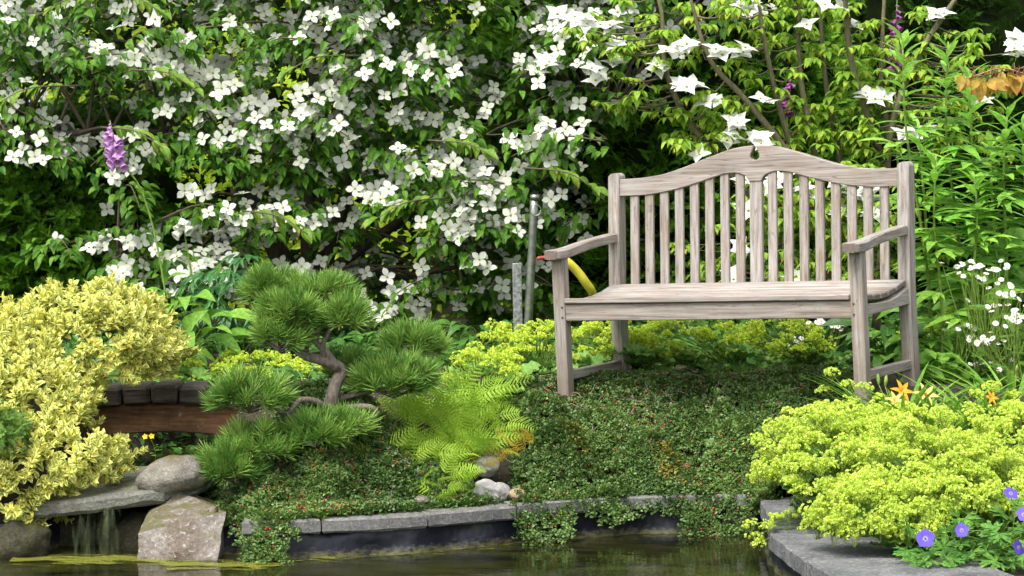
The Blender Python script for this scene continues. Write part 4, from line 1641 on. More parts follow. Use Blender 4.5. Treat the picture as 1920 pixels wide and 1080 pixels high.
M_THUJA = leafmat('thuja_green', (0.075, 0.21, 0.014), (0.18, 0.40, 0.028), trans=0.2, rough=0.6, spec=0.2)
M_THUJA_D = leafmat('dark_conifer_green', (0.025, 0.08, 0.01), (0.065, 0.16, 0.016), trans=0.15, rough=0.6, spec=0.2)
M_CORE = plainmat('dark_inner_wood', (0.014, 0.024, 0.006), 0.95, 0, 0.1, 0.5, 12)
conifer('thuja_bush', 'dark green feathery conifer bush at the left edge above the yellow shrub', -2.85, 15.9, 1.02, 0.75, 1.3, 6000, M_THUJA, M_CORE, size=(0.07, 0.13), z0=-0.05)
conifer('thuja_bush', 'dark conifer seen between the white dogwood and the back of the bench', 0.95, 16.2, 1.15, 0.8, 2.7, 7600, M_THUJA, M_CORE, size=(0.08, 0.14), z0=-0.05)
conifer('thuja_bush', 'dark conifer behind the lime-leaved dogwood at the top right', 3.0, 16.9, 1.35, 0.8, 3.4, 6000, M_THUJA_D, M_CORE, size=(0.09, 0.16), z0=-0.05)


def light_shrub(name, label, x0, x1, y0, h, n, mat, size, core=None):
    cx = (x0 + x1) / 2
    root = thing(name, label, 'shrub', (cx, y0 + 0.4, 0))
    x = U(x0, x1, n)
    z = U(0.0, h, n)
    y = y0 + 0.25 * np.sin(2.7 * x + 1.9 * z) + 0.2 * np.sin(5 * z - 3 * x) + U(0, 0.6, n)
    d = np.stack([RNG.normal(0, 0.6, n), U(-1, 0.1, n), U(-0.6, 0.5, n)], 1)
    b = Bag()
    b.inst(leaf_tpl(3, 0.55, 0.12, 0.2, ovate), np.stack([x, y, z], 1), frames(d, rand_unit(n) * 0.5 + np.array([0, -0.4, 0.8])), U(size[0], size[1], n))
    b.build('foliage', mat, root, False, stuff=True)
    for k in range(7):
        xx = x0 + (x1 - x0) * (k + 0.5) / 7
        tb = Bag()
        tb.tube([(cx * 0.3 + xx * 0.7, y0 + 0.6, -0.05), (xx, y0 + 0.5, h * 0.5), (xx + U(-0.2, 0.2), y0 + 0.4, h * 0.95)], [0.03, 0.02, 0.006], 6)
        tb.build('stem', M_BARK, root, True)
    return root


M_SUN_LEAF = leafmat('sun_coloured_leaf', (0.36, 0.56, 0.03), (0.62, 0.78, 0.08), trans=0.55, rough=0.6, spec=0.15)  # sunlight on the far leaves is put into their colour
light_shrub('sun_coloured_shrub', 'yellow-green shrub coloured as if sunlit, glimpsed through gaps in the white dogwood', -3.8, 0.2, 17.3, 3.4, 9000, M_SUN_LEAF, (0.05, 0.09))


def back_hedge():
    root = thing('evergreen_hedge', 'tall dark evergreen hedge closing off the garden behind everything', 'hedge', (0, 19.4, 0))
    n = 7000
    x = U(-6.5, 6.5, n)
    z = U(-0.05, 4.6, n)
    y = 19.0 + 0.2 * np.sin(2.1 * x + 1.2 * z) + 0.15 * np.sin(4.7 * z - 2.2 * x) + U(0, 0.3, n)
    b = Bag()
    d = np.stack([RNG.normal(0, 0.5, n), U(-1, -0.2, n), U(-0.4, 0.7, n)], 1)
    b.inst(T_SPRAY, np.stack([x, y, z], 1), frames(d, rand_unit(n) + np.array([0, -0.5, 0.6])), U(0.16, 0.28, n))
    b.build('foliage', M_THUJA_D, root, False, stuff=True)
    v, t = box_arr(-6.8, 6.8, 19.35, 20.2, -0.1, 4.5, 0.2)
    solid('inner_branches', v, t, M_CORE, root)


back_hedge()

# ---------------------------------------------------------------- little cloud-pruned pine
M_NEEDLE = leafmat('pine_needle', (0.07, 0.19, 0.026), (0.26, 0.44, 0.075), tip=(0.36, 0.46, 0.10), tip0=1.05, trans=0.18, rough=0.5, spec=0.3, mott=0.2)
M_BUD = leafmat('pine_bud', (0.20, 0.13, 0.06), (0.30, 0.20, 0.09), trans=0.0, rough=0.8)
M_PINEBARK = barkmat('grey_pine_bark', (0.07, 0.055, 0.04), (0.24, 0.20, 0.16), 80, 0.6)


def shoot_tpl(n=38):
    V, T, C, M = [], [], [], []
    for k in range(n):
        s = (k / n) ** 0.8
        a = k * 2.399
        el = 0.35 + 0.95 * (1 - s) * 1.0 - 0.1
        el = 1.25 - 0.95 * s
        d = np.array([math.cos(a) * math.sin(el), math.cos(el), math.sin(a) * math.sin(el)])
        d += RNG.normal(0, 0.08, 3)
        d /= np.linalg.norm(d)
        p = np.array([0, 0.55 * s, 0])
        L = U(0.75, 1.05)
        sd = nrm(np.cross(d, RNG.normal(size=3)))
        w = 0.026
        i = len(V)
        V += [p - sd * w, p + sd * w, p + d * L * 0.75 + sd * w * 0.8 + np.array([0, 0.04, 0]), p + d * L + np.array([0, 0.08, 0]), p + d * L * 0.75 - sd * w * 0.8 + np.array([0, 0.04, 0])]
        C += [(0, 0, 0)] * 2 + [(0, 0.6, 0.5), (0, 0.9, 0.5), (0, 0.6, 0.5)]
        T += [(i, i + 1, i + 2), (i, i + 2, i + 4), (i + 4, i + 2, i + 3)]
        M += [0, 0, 0]
    b = lathe_tpl([(0.05, 0.45), (0.07, 0.58), (0.045, 0.72), (0.0, 0.82)], 5)
    i = len(V)
    V += list(b[0])
    T += [tuple(q + i for q in t) for t in b[1]]
    C += [(0, 0.3, 0.3)] * len(b[0])
    M += [1] * len(b[1])
    return np.array(V, float), np.array(T), np.array(C, float), np.array(M)


T_SHOOT = shoot_tpl()


def make_pine():
    root = thing('cloud_pine', 'small cloud-pruned pine with twisted trunk and rounded needle pads by the pond', 'tree', (-0.758, 11.45, -0.193))
    trunk = [(-0.744, 11.45, -0.231), (-0.766, 11.45, -0.108), (-0.762, 11.42, 0.019), (-0.739, 11.42, 0.116), (-0.715, 11.44, 0.17), (-0.745, 11.42, 0.201), (-0.806, 11.4, 0.225), (-0.864, 11.4, 0.238), (-0.9, 11.4, 0.267)]
    b = Bag()
    b.tube(trunk, [0.034, 0.033, 0.031, 0.028, 0.027, 0.025, 0.022, 0.017, 0.01], 10, 0, 0.5, 5)
    b.build('trunk', M_PINEBARK, root, True)
    brs = [
        ([(-0.727, 11.42, 0.183), (-0.775, 11.4, 0.256), (-0.822, 11.38, 0.302), (-0.867, 11.38, 0.364), (-0.912, 11.4, 0.412)], 0.018, 0.007),
        ([(-0.785, 11.41, 0.215), (-0.789, 11.38, 0.28), (-0.769, 11.38, 0.329), (-0.746, 11.4, 0.379)], 0.014, 0.006),
        ([(-0.818, 11.38, 0.298), (-0.803, 11.42, 0.366), (-0.778, 11.46, 0.453)], 0.012, 0.005),
        ([(-0.857, 11.4, 0.238), (-0.867, 11.44, 0.298), (-0.932, 11.5, 0.406), (-0.989, 11.52, 0.472)], 0.012, 0.005),
        ([(-0.759, 11.42, 0.008), (-0.822, 11.36, 0.054), (-0.884, 11.3, 0.06), (-0.924, 11.25, 0.014), (-0.965, 11.22, 0.032), (-1.012, 11.25, 0.047)], 0.016, 0.006),
        ([(-0.763, 11.4, -0.001), (-0.83, 11.32, 0.0), (-0.907, 11.26, -0.003), (-0.978, 11.24, 0.03), (-1.056, 11.25, 0.051)], 0.015, 0.006),
        ([(-0.759, 11.42, 0.003), (-0.678, 11.36, 0.025), (-0.598, 11.33, 0.033), (-0.563, 11.34, 0.011), (-0.599, 11.34, -0.029), (-0.663, 11.3, -0.036)], 0.017, 0.006),
        ([(-0.749, 11.44, 0.051), (-0.606, 11.48, 0.081), (-0.495, 11.5, 0.102)], 0.014, 0.006),
        ([(-0.728, 11.46, 0.15), (-0.589, 11.6, 0.172), (-0.434, 11.68, 0.211)], 0.014, 0.006),
        ([(-0.76, 11.42, -0.149), (-0.888, 11.34, -0.176), (-1.014, 11.26, -0.171), (-1.14, 11.2, -0.234)], 0.016, 0.006),
        ([(-0.764, 11.42, -0.059), (-0.785, 11.34, -0.062), (-0.799, 11.28, -0.071)], 0.012, 0.006),
        ([(-0.756, 11.44, 0.073), (-0.722, 11.55, 0.12), (-0.69, 11.62, 0.143)], 0.01, 0.005),
    ]
    for pts, r0, r1 in brs:
        b = Bag()
        b.tube(pts, [r0, r1], 8, 0, 0.5, 5)
        b.build('branch', M_PINEBARK, root, True)
    pads = [((-1.007, 11.52, 0.49), 0.105, 0.075, 62), ((-0.929, 11.36, 0.406), 0.10, 0.078, 64), ((-0.771, 11.48, 0.492), 0.085, 0.05, 42), ((-0.711, 11.38, 0.391), 0.09, 0.065, 54),
            ((-0.966, 11.34, 0.305), 0.085, 0.075, 50), ((-0.418, 11.68, 0.245), 0.125, 0.075, 66), ((-0.497, 11.46, 0.112), 0.165, 0.095, 104), ((-1.079, 11.22, 0.068), 0.15, 0.085, 90),
            ((-0.693, 11.62, 0.148), 0.07, 0.055, 30), ((-0.808, 11.22, -0.087), 0.10, 0.07, 62), ((-0.672, 11.26, -0.06), 0.06, 0.045, 30), ((-1.03, 11.2, -0.129), 0.13, 0.07, 70), ((-1.152, 11.14, -0.214), 0.10, 0.085, 66), ((-0.875, 11.5, 0.473), 0.05, 0.05, 20)]
    for c, r, h, n in pads:
        r, h, n = r * 1.05, h * 1.1, int(n * 0.95)
        u = rand_unit(n * 3)
        u = u[u[:, 2] > -0.25][:n]
        n = len(u)
        pos = np.array(c) + u * np.array([r, r * 0.85, h]) * U(0.55, 0.92, n)[:, None] + np.array([0, 0, -h * 0.15])
        d = u * np.array([0.8, 0.8, 0.6]) + np.array([0, -0.05, 0.75]) + RNG.normal(0, 0.2, (n, 3))
        b = Bag()
        b.inst(T_SHOOT, pos, frames(d, rand_unit(n)), U(0.058, 0.08, n))
        o = b.build('needle_pad', [M_NEEDLE, M_BUD], root, False)
        tb = Bag()
        for k in range(0, n, 3):
            tb.tube([np.array(c) + np.array([0, 0, -h * 0.5]), (np.array(c) + pos[k]) / 2 + np.array([0, 0, -0.015]), pos[k] + d[k] * 0.015], [0.006, 0.004, 0.003], 4, 0, 0.5, 2, False)
        tb.build('twigs', M_PINEBARK, o, True, stuff=True)
    return root


make_pine()

# ---------------------------------------------------------------- yellow variegated euonymus
M_EUO = leafmat('variegated_leaf', (0.22, 0.34, 0.07), (0.42, 0.50, 0.12), edge=(0.87, 0.82, 0.23), edge0=0.42, trans=0.28, rough=0.4, spec=0.35, mott=0.1)
M_EUO_NEW = leafmat('yellow_young_leaf', (0.78, 0.74, 0.12), (0.88, 0.84, 0.26), trans=0.3, rough=0.45, spec=0.3, mott=0.1)
T_EUO = leaf_tpl(4, 0.60, 0.14, 0.15, lance, 0.04)


def mound_points(ells, n, inner=0.16):
    """points on the skin of a union of ellipsoids, upper and camera sides"""
    P_, N_ = [], []
    w = np.array([e[3] * e[5] + e[3] * e[4] for e in ells])
    w = w / w.sum()
    while len(P_) < n:
        e = ells[RNG.choice(len(ells), p=w)]
        u = rand_unit(1)[0]
        if u[1] > 0.45 or u[2] < -0.55:
            continue
        q = np.array(e[:3]) + u * np.array(e[3:6]) * (1 + 0.07 * math.sin(9 * u[0] + 7 * u[2]) + 0.05 * math.sin(17 * u[2] - 13 * u[0]) - U(0, inner))
        ok = True
        for f in ells:
            if f is not e:
                g = (q - np.array(f[:3])) / np.array(f[3:6])
                if g @ g < 0.72:
                    ok = False
                    break
        if ok:
            P_.append(q)
            N_.append(nrm(u / np.array(e[3:6])))
    return np.array(P_), np.array(N_)


def make_euonymus():
    root = thing('variegated_shrub', 'yellow and green variegated shrub spilling down to the pond at the left', 'shrub', (-2.05, 11.9, -0.3))
    ells = [(*(-1.863, 12.15, 0.209), 0.34, 0.40, 0.26), (*(-2.181, 12.0, 0.138), 0.24, 0.4, 0.25), (*(-2.07, 11.5, -0.113), 0.30, 0.4, 0.30), (*(-1.866, 11.35, -0.164), 0.22, 0.28, 0.17), (*(-2.063, 11.2, -0.323), 0.22, 0.25, 0.18),
            (*(-2.246, 11.6, 0.013), 0.34, 0.4, 0.3), (*(-1.706, 12.3, 0.209), 0.17, 0.25, 0.2), (*(-2.025, 11.7, 0.026), 0.2, 0.3, 0.17), (*(-1.82, 11.2, -0.19), 0.18, 0.2, 0.12), (*(-1.976, 11.15, -0.206), 0.18, 0.2, 0.16)]
    n = 1500
    p, nn = mound_points(ells, n)
    keep = ~((p[:, 0] > -1.78) & (p[:, 2] < 0.1) & (p[:, 1] < 12.3) & (p[:, 2] > -0.12))
    p, nn = p[keep], nn[keep]
    n = len(p)
    lp, ld, ln, lr = [], [], [], []
    st = Bag()
    for q, u in zip(p, nn):
        d = nrm(u + np.array([0, -0.1, 0.45]) + RNG.normal(0, 0.3, 3))
        L = U(0.03, 0.075)
        if U(0, 1) < 0.12:
            L *= 1.6
        k = int(L / 0.014) + 2
        st.tube([q - d * 0.06, q + d * L], [0.0018, 0.0012], 3, 0, 0.5, 1, False)
        a = U(0, 6.28)
        e1 = nrm(np.cross(d, [0.3, 0.5, 0.8]))
        e2 = np.cross(d, e1)
        for i in range(k):
            s = i / max(1, k - 1)
            for sg in (-1, 1):
                o = (math.cos(a) * e1 + math.sin(a) * e2) * sg
                lp.append(q + d * (L * s))
                ld.append(o * (1.0 - 0.45 * s) + d * (0.25 + 0.75 * s))
                ln.append(d + RNG.normal(0, 0.15, 3))
                lr.append((0.72 + 0.28 * (1 - s)) * U(0.8, 1.15))
            a += 1.57
    st.build('twigs', M_TWIG, root, True, stuff=True)
    lp, ld, ln, lr = map(np.array, (lp, ld, ln, lr))
    yg = U(0, 1, len(lp)) < 0.22
    R = frames(ld, ln)
    parts('leaf', T_EUO, M_EUO, lp[~yg], R[~yg], 0.046 * lr[~yg], root, 300, False, 'foliage')
    b = Bag()
    b.inst(T_EUO, lp[yg], R[yg], 0.042 * lr[yg])
    b.build('young_foliage', M_EUO_NEW, root, False, stuff=True)
    # woody stems inside
    for e in ells[:6]:
        b = Bag()
        b.tube([(-2.05 + U(-.15, .15), 11.95, -0.35), (e[0] * 0.5 - 1.02, e[1] * 0.5 + 6.0, e[2] * 0.5 - 0.15), (e[0], e[1], e[2] + e[5] * 0.6)], [0.014, 0.01, 0.005], 6)
        b.build('stem', M_TWIG, root, True)
    return root


make_euonymus()


def make_juniper():
    root = thing('juniper', 'grey-green feathery juniper tuft at the left edge in front of the yellow shrub', 'shrub', (-2.12, 11.05, -0.194))
    M = leafmat('juniper_green', (0.09, 0.20, 0.035), (0.18, 0.32, 0.05), trans=0.15, rough=0.6)
    n = 800
    c = np.array((-2.124, 11.02, -0.049))
    u = rand_unit(n)
    pos = c + u * np.array([0.17, 0.14, 0.13]) * U(0.3, 1.0, n)[:, None]
    d = u * 0.7 + np.array([0.35, -0.25, -0.35]) + RNG.normal(0, 0.3, (n, 3))
    b = Bag()
    b.inst(T_SPRAY, pos, frames(d, rand_unit(n)), U(0.035, 0.06, n))
    b.build('foliage', M, root, False, stuff=True)
    b = Bag()
    b.tube([(-2.142, 11.05, -0.238), (-2.131, 11.05, -0.129), (-2.087, 11.0, -0.015)], [0.012, 0.008, 0.004], 6)
    b.build('stem', M_BARK, root, True)


make_juniper()

# ---------------------------------------------------------------- cotoneaster ground cover
M_COT = leafmat('cotoneaster_leaf', (0.05, 0.105, 0.024), (0.18, 0.30, 0.07), trans=0.18, rough=0.4, spec=0.4, mott=0.2)
M_COT_Y = leafmat('yellowed_small_leaf', (0.24, 0.25, 0.04), (0.34, 0.27, 0.04), trans=0.2, rough=0.5)
M_BERRY = leafmat('red_berry', (0.30, 0.03, 0.03), (0.50, 0.05, 0.045), trans=0.0, rough=0.35, spec=0.5, mott=0)
M_TWIG_GREY = barkmat('grey_dry_twig', (0.12, 0.085, 0.06), (0.30, 0.24, 0.19), 150, 0.2)


def sprig_tpl(k=15):
    """short twig end with small round leaves at all angles"""
    lf = leaf_tpl(3, 0.85, 0.10, 0.15)
    it = []
    for i in range(k):
        y = U(0.0, 1.0)
        d = nrm(np.array([U(-1, 1), U(-0.3, 1.0), U(-0.2, 0.9)]))
        R = frames(d[None], nrm(np.array([[U(-.5, .5), U(-.5, .5), 1.0]])))[0]
        it.append((lf, R, (U(-0.22, 0.22), y, U(-0.1, 0.1) - 0.15 * y * y), U(0.19, 0.27), 0, U(-0.22, 0.22)))
    return combine(it)


T_SPRIG = sprig_tpl()
T_BERRY = ball_tpl(1.0, 1)


def billow(x, y, seed=0.0):
    a = np.sin(4.1 * x + 2.2 * y + seed) * np.sin(3.4 * y - 2.6 * x + 1.4 * seed)
    b = np.sin(9.3 * x - 5.2 * y + 2 * seed) * np.sin(8.1 * y + 4.4 * x + seed)
    c = np.sin(17 * x + 13 * y + seed) * np.sin(15 * y - 11 * x)
    return 0.55 * np.abs(a) + 0.3 * np.abs(b) + 0.15 * np.abs(c)


def cotoneaster(name, label, poly, n, hmax, seed, berries, twigs, droop_edge=True, yellow=(), mounds=()):
    poly = np.array(poly)
    root = thing(name, label, 'ground cover', (float(poly[:, 0].mean()), float(poly[:, 1].mean()), -0.1))
    x, y = [], []
    while len(x) < n:
        xx, yy = U(poly[:, 0].min(), poly[:, 0].max(), n), U(poly[:, 1].min(), poly[:, 1].max(), n)
        k = in_poly(xx, yy, poly)
        x += list(xx[k])
        y += list(yy[k])
    x, y = np.array(x[:n]), np.array(y[:n])

    def top(x, y):
        dp = poly_dist(x, y, POND)
        edge = np.clip(-poly_dist(x, y, poly) / 0.12, 0, 1)
        g = np.maximum(ground_z(x, y), -0.40)
        g = np.where(dp < 0.26, np.maximum(g, -0.385), g)
        hh = hmax * (0.12 + 0.45 * billow(x, y, seed)) * (0.3 + 0.7 * edge) * (1 - 0.6 * sstep(11.85, 12.25, y))
        for (mx_, my_, mr_, mh_) in mounds:
            q = np.hypot((x - mx_), (y - my_) * 1.15) / (0.74 * mr_)
            hh = np.maximum(hh, 1.8 * mh_ * np.sqrt(np.clip(1 - q * q, 0, 1)) + 0.3 * hh)
        hh = 0.03 + hh * sstep(-0.04, 0.16, dp)
        z = g + hh
        # hanging skirt over the wall
        z = np.where(dp < 0.0, -0.385 + 0.03 + hh * 0.4 - 1.25 * (-dp) - 6.0 * dp * dp, z)
        return z
    e = 0.02
    z = top(x, y)
    gx, gy = (top(x + e, y) - z) / e, (top(x, y + e) - z) / e
    nn = nrm(np.stack([-gx, -gy, np.full(n, 0.9)], 1))
    bl = billow(x, y, seed)
    dn = U(0, 1, n) ** 2 * 0.05
    pos = np.stack([x, y, z - dn], 1)
    d = nrm(np.stack([RNG.normal(0, 1, n), RNG.normal(-0.35, 0.9, n), RNG.normal(-0.1, 0.35, n)], 1))
    d = nrm(d - nn * np.sum(d * nn, 1, keepdims=True) * 0.8 + nn * 0.15)
    sz = U(0.04, 0.065, n)
    yel = np.zeros(n, bool)
    for (a, b_, r) in yellow:
        yel |= ((x - a) ** 2 + (y - b_) ** 2 < r * r) & (U(0, 1, n) < 0.45)
    # patchy: fewer sprigs in the folds
    rel = bl * 0.9
    for (mx_, my_, mr_, mh_) in mounds:
        q = np.hypot((x - mx_), (y - my_) * 1.15) / (0.74 * mr_)
        rel = np.maximum(rel, np.sqrt(np.clip(1 - q * q, 0, 1)))
    keep = U(0, 1, n) < 0.22 + 1.15 * rel
    dpn = poly_dist(x, y, POND)
    keep &= ~((dpn < 0.02) & (-dpn > 0.03 + 0.11 * np.clip(0.5 + 0.7 * np.sin(7.3 * x + 1.1) + 0.5 * np.sin(17 * x), 0, 1.2)))
    b = Bag()
    k = keep & ~yel
    b.inst(T_SPRIG, pos[k], frames(d[k], nn[k] + RNG.normal(0, 0.25, (k.sum(), 3))), sz[k], np.clip(0.05 + 0.55 * U(0, 1, k.sum()) + 0.35 * np.sin(7 * x[k] + 3 * y[k]) * np.sin(5 * y[k] - 4 * x[k]) + 0.2, 0, 1))
    b.build('foliage', M_COT, root, False, stuff=True)
    if yel.any():
        b = Bag()
        k = keep & yel
        b.inst(T_SPRIG, pos[k], frames(d[k], nn[k]), sz[k])
        b.build('yellowed_foliage', M_COT_Y, root, False, stuff=True)
    i = RNG.choice(n, berries)
    i = i[keep[i]]
    cl = np.sin(5 * x[i] + 3) * np.sin(6 * y[i] + 1) + U(-0.5, 0.8, len(i)) > 0
    i = i[cl]
    b = Bag()
    b.inst(T_BERRY, pos[i] + nn[i] * U(0.0, 0.016, len(i))[:, None], frames(rand_unit(len(i)), [0, 0, 1.0]), U(0.0032, 0.0048, len(i)))
    b.build('berries', M_BERRY, root, True, stuff=True)
    tb = Bag()
    for i in RNG.choice(np.flatnonzero(dpn > 0.2), twigs):
        p = pos[i] + np.array([0, 0, dn[i]])
        a = U(0, 6.28)
        q = [p]
        for k in range(4):
            a += U(-0.5, 0.5)
            s = q[-1] + np.array([math.cos(a), math.sin(a) * 0.7, 0]) * U(0.02, 0.045)
            s[2] = float(top(np.array([s[0]]), np.array([s[1]]))[0]) + U(-0.004, 0.016)
            q.append(s)
        tb.tube(q, [0.0026, 0.0014], 4, 0, 0.5, 2, False)
    tb.build('twigs', M_TWIG_GREY, root, True, stuff=True)
    # springy mat of old stems under the leaves
    xs = np.arange(poly[:, 0].min(), poly[:, 0].max(), 0.03)
    ys = np.arange(poly[:, 1].min(), poly[:, 1].max(), 0.03)
    X, Y = np.meshgrid(xs, ys)
    ins = in_poly(X.ravel(), Y.ravel(), poly).reshape(X.shape)
    Z = top(X.ravel(), Y.ravel()).reshape(X.shape) - 0.045
    idx = np.arange(X.size).reshape(X.shape)
    ins &= (poly_dist(X.ravel(), Y.ravel(), POND) > 0.05).reshape(X.shape)
    f = ins[:-1, :-1] & ins[1:, :-1] & ins[:-1, 1:] & ins[1:, 1:]
    a, b1, c1, d1 = idx[:-1, :-1][f], idx[:-1, 1:][f], idx[1:, 1:][f], idx[1:, :-1][f]
    t = np.concatenate([np.stack([a, b1, c1], 1), np.stack([a, c1, d1], 1)])
    mb = Bag()
    mb.raw(np.stack([X.ravel(), Y.ravel(), Z.ravel()], 1), t)
    mb.build('stem_mat', M_MAT, root, True, stuff=True)
    root['kind'] = 'stuff'
    return root


M_MAT = plainmat('dead_stem_mat', (0.035, 0.026, 0.015), 0.95, 0, 0.1, 0.6, 40)
cotoneaster('ground_cover', 'creeping dark green ground cover with red berries on the bank below the bench',
            [(0.02, 11.36), (0.03, 11.22), (0.3, 11.36), (0.55, 11.46), (0.8, 11.5), (1.12, 11.52), (1.25, 11.1), (1.6, 11.3), (1.5, 12.0), (1.5, 12.5), (0.7, 12.75), (0.15, 12.6), (-0.05, 12.2), (0.0, 11.8)],
            21000, 0.17, 0.4, 6000, 190, yellow=((0.28, 11.62, 0.06), (0.66, 11.68, 0.06), (0.95, 11.85, 0.04)),
            mounds=((0.22, 11.6, 0.21, 0.15), (0.60, 11.66, 0.20, 0.16), (0.98, 11.74, 0.20, 0.17), (0.42, 11.93, 0.22, 0.12), (0.82, 12.02, 0.23, 0.11), (0.16, 11.95, 0.17, 0.11), (1.22, 11.5, 0.18, 0.16), (0.40, 11.47, 0.13, 0.09), (0.80, 11.52, 0.13, 0.10), (1.2, 12.0, 0.2, 0.12), (1.13, 11.42, 0.16, 0.12)))
cotoneaster('ground_cover', 'creeping red-berried ground cover on the mound under the pine',
            [(-1.14, 10.76), (-0.94, 10.74), (-0.84, 10.9), (-0.4, 11.12), (-0.1, 11.32), (-0.05, 11.4), (-0.3, 11.6), (-0.5, 11.75), (-0.95, 11.75), (-1.25, 11.5), (-1.28, 11.15)],
            10500, 0.06, 2.1, 3400, 110, mounds=((-1.0, 11.1, 0.16, 0.06), (-0.75, 11.2, 0.18, 0.07), (-0.5, 11.3, 0.16, 0.06), (-0.85, 11.45, 0.18, 0.07), (-1.03, 10.86, 0.12, 0.05), (-0.3, 11.4, 0.14, 0.05), (-0.62, 11.5, 0.15, 0.06)))

# ---------------------------------------------------------------- lady's mantle
M_FROTH_Y = leafmat('lime_yellow_florets', (0.54, 0.70, 0.06), (0.74, 0.87, 0.20), trans=0.35, rough=0.7, spec=0.1, mott=0.12)
M_FROTH_G = leafmat('lime_green_florets', (0.54, 0.70, 0.05), (0.74, 0.86, 0.15), trans=0.35, rough=0.7, spec=0.1, mott=0.12)
M_AL_LEAF = leafmat('lady_mantle_leaf', (0.15, 0.32, 0.06), (0.27, 0.46, 0.10), trans=0.32, rough=0.6, spec=0.2, vein=(0.30, 0.44, 0.14))
M_STEM = leafmat('green_stem', (0.16, 0.27, 0.04), (0.26, 0.38, 0.07), trans=0.1, rough=0.5)


def cluster_tpl(n=13):
    V, T, C = [], [], []
    for k in range(n):
        u = rand_unit(1)[0]
        u[2] = abs(u[2]) * 0.8 - 0.2
        p = u * np.array([0.8, 0.8, 0.7])
        nrml = nrm(u + RNG.normal(0, 0.35, 3))
        a = nrm(np.cross(nrml, RNG.normal(size=3)))
        b = np.cross(nrml, a)
        r = U(0.34, 0.48)
        i = len(V)
        V += [p + a * r, p + b * r, p - a * r, p - b * r]
        C += [(U(-.15, .15), 0.5, 0.5)] * 4
        T += [(i, i + 1, i + 2), (i, i + 2, i + 3)]
    return np.array(V, float), np.array(T), np.array(C, float), np.zeros(len(T), int)


T_CLUSTER = [cluster_tpl() for _ in range(4)]


def fan_tpl(lobes=9, teeth=3):
    """round pleated leaf with scalloped rim; stalk at the origin, rim radius 1"""
    n = lobes * 4
    V, C, T = [(0, 0, 0)], [(0, 0, 0)], []
    span = 2 * math.pi * 0.92
    for r_i, rr in enumerate((0.45, 0.8, 1.0)):
        for k in range(n + 1):
            a = -span / 2 + span * k / n
            ph = (k % 4) / 4.0
            lob = 0.5 - 0.5 * math.cos(2 * math.pi * ph)
            r = rr * (1.0 if r_i == 0 else (0.9 + 0.12 * lob if r_i == 2 else 1.0))
            z = 0.10 * rr * (1 - 2 * lob) + 0.22 * rr * rr + 0.05 * math.sin(3 * a)
            V.append((r * math.sin(a), r * math.cos(a), z))
            C.append((0, rr, lob))
    for k in range(n):
        T.append((0, 1 + k, 2 + k))
    for j in range(2):
        o = 1 + j * (n + 1)
        for k in range(n):
            a, b = o + k, o + k + 1
            T += [(a, a + n + 1, b + n + 1), (a, b + n + 1, b)]
    T = [(a, c, b) for a, b, c in T]
    return np.array(V, float), np.array(T), np.array(C, float), np.zeros(len(T), int)


T_FAN = fan_tpl()


def alchemilla(label, base, heads, hr, n_clust, mat, leaf_pts, size=0.0085, nleaf_size=(0.05, 0.075), spread=1.0):
    """base: root point; heads: (x,y,z) of the flower sprays; leaf_pts: leaf positions"""
    root = thing('lady_mantle', label, 'plant', base, 'lime flowered lady mantle clumps')
    base = np.array(base)
    st, fb = Bag(), Bag()
    for hd in heads:
        hd = np.array(hd)
        r = hr * U(0.7, 1.25)
        mid = base * 0.45 + hd * 0.55 + np.array([0, 0, 0.03])
        root_pt = base + np.array([U(-0.05, 0.05), U(-0.05, 0.05), 0])
        st.tube([root_pt, mid, hd], [0.003, 0.0022, 0.0014], 4, 0, U(0, 1), 3, False)
        k = int(n_clust * U(0.7, 1.3))
        u = rand_unit(k)
        u[:, 2] = np.abs(u[:, 2]) * 1.1 - 0.35
        q = hd + u * np.array([r, r, r * 0.75]) * (U(0.25, 1.0, k) ** 0.6)[:, None]
        # sub-branches of the spray
        for j in range(0, k, 5):
            st.tube([hd - np.array([0, 0, r * 0.8]), q[j]], [0.0011, 0.0008], 3, 0, 0.8, 1, False)
        nn = nrm(u + np.array([0, -0.2, 0.7]))
        R = frames(np.cross(nn, rand_unit(k)), nn)
        which = RNG.integers(0, 4, k)
        for w in range(4):
            m = which == w
            if m.any():
                fb.inst(T_CLUSTER[w], q[m], R[m], size * U(0.7, 1.3, m.sum()), U(0.15, 0.85, m.sum()))
    st.build('stems', M_STEM, root, True, stuff=True)
    fb.build('flower_froth', mat, root, False, stuff=True)
    if len(leaf_pts):
        lp = np.array(leaf_pts, float)
        n = len(lp)
        outw = nrm((lp - base) * np.array([1, 1, 0.2]) + np.array([0, -0.03, 0]))
        nn = nrm(np.stack([outw[:, 0] * 0.35, outw[:, 1] * 0.35 - 0.35, np.full(n, 0.9)], 1) + RNG.normal(0, 0.2, (n, 3)))
        parts('leaf', T_FAN, M_AL_LEAF, lp, frames(outw, nn), U(nleaf_size[0], nleaf_size[1], n), root, 80, True, 'foliage')
        sb = Bag()
        for p in lp:
            sb.tube([base, (base + p) / 2 + np.array([0, 0, 0.03]), p], [0.0025, 0.0018], 4, 0, 0.5, 3, False)
        sb.build('leaf_stalks', M_STEM, root, True, stuff=True)
    return root


def ell_heads(c, r, n, up=-0.1):
    """heads on the upper skin of an ellipsoid"""
    out = []
    while len(out) < n:
        u = rand_unit(1)[0]
        if u[2] < up or u[1] > 0.6:
            continue
        out.append(np.array(c) + u * np.array(r) * U(0.72, 1.16))
    return out


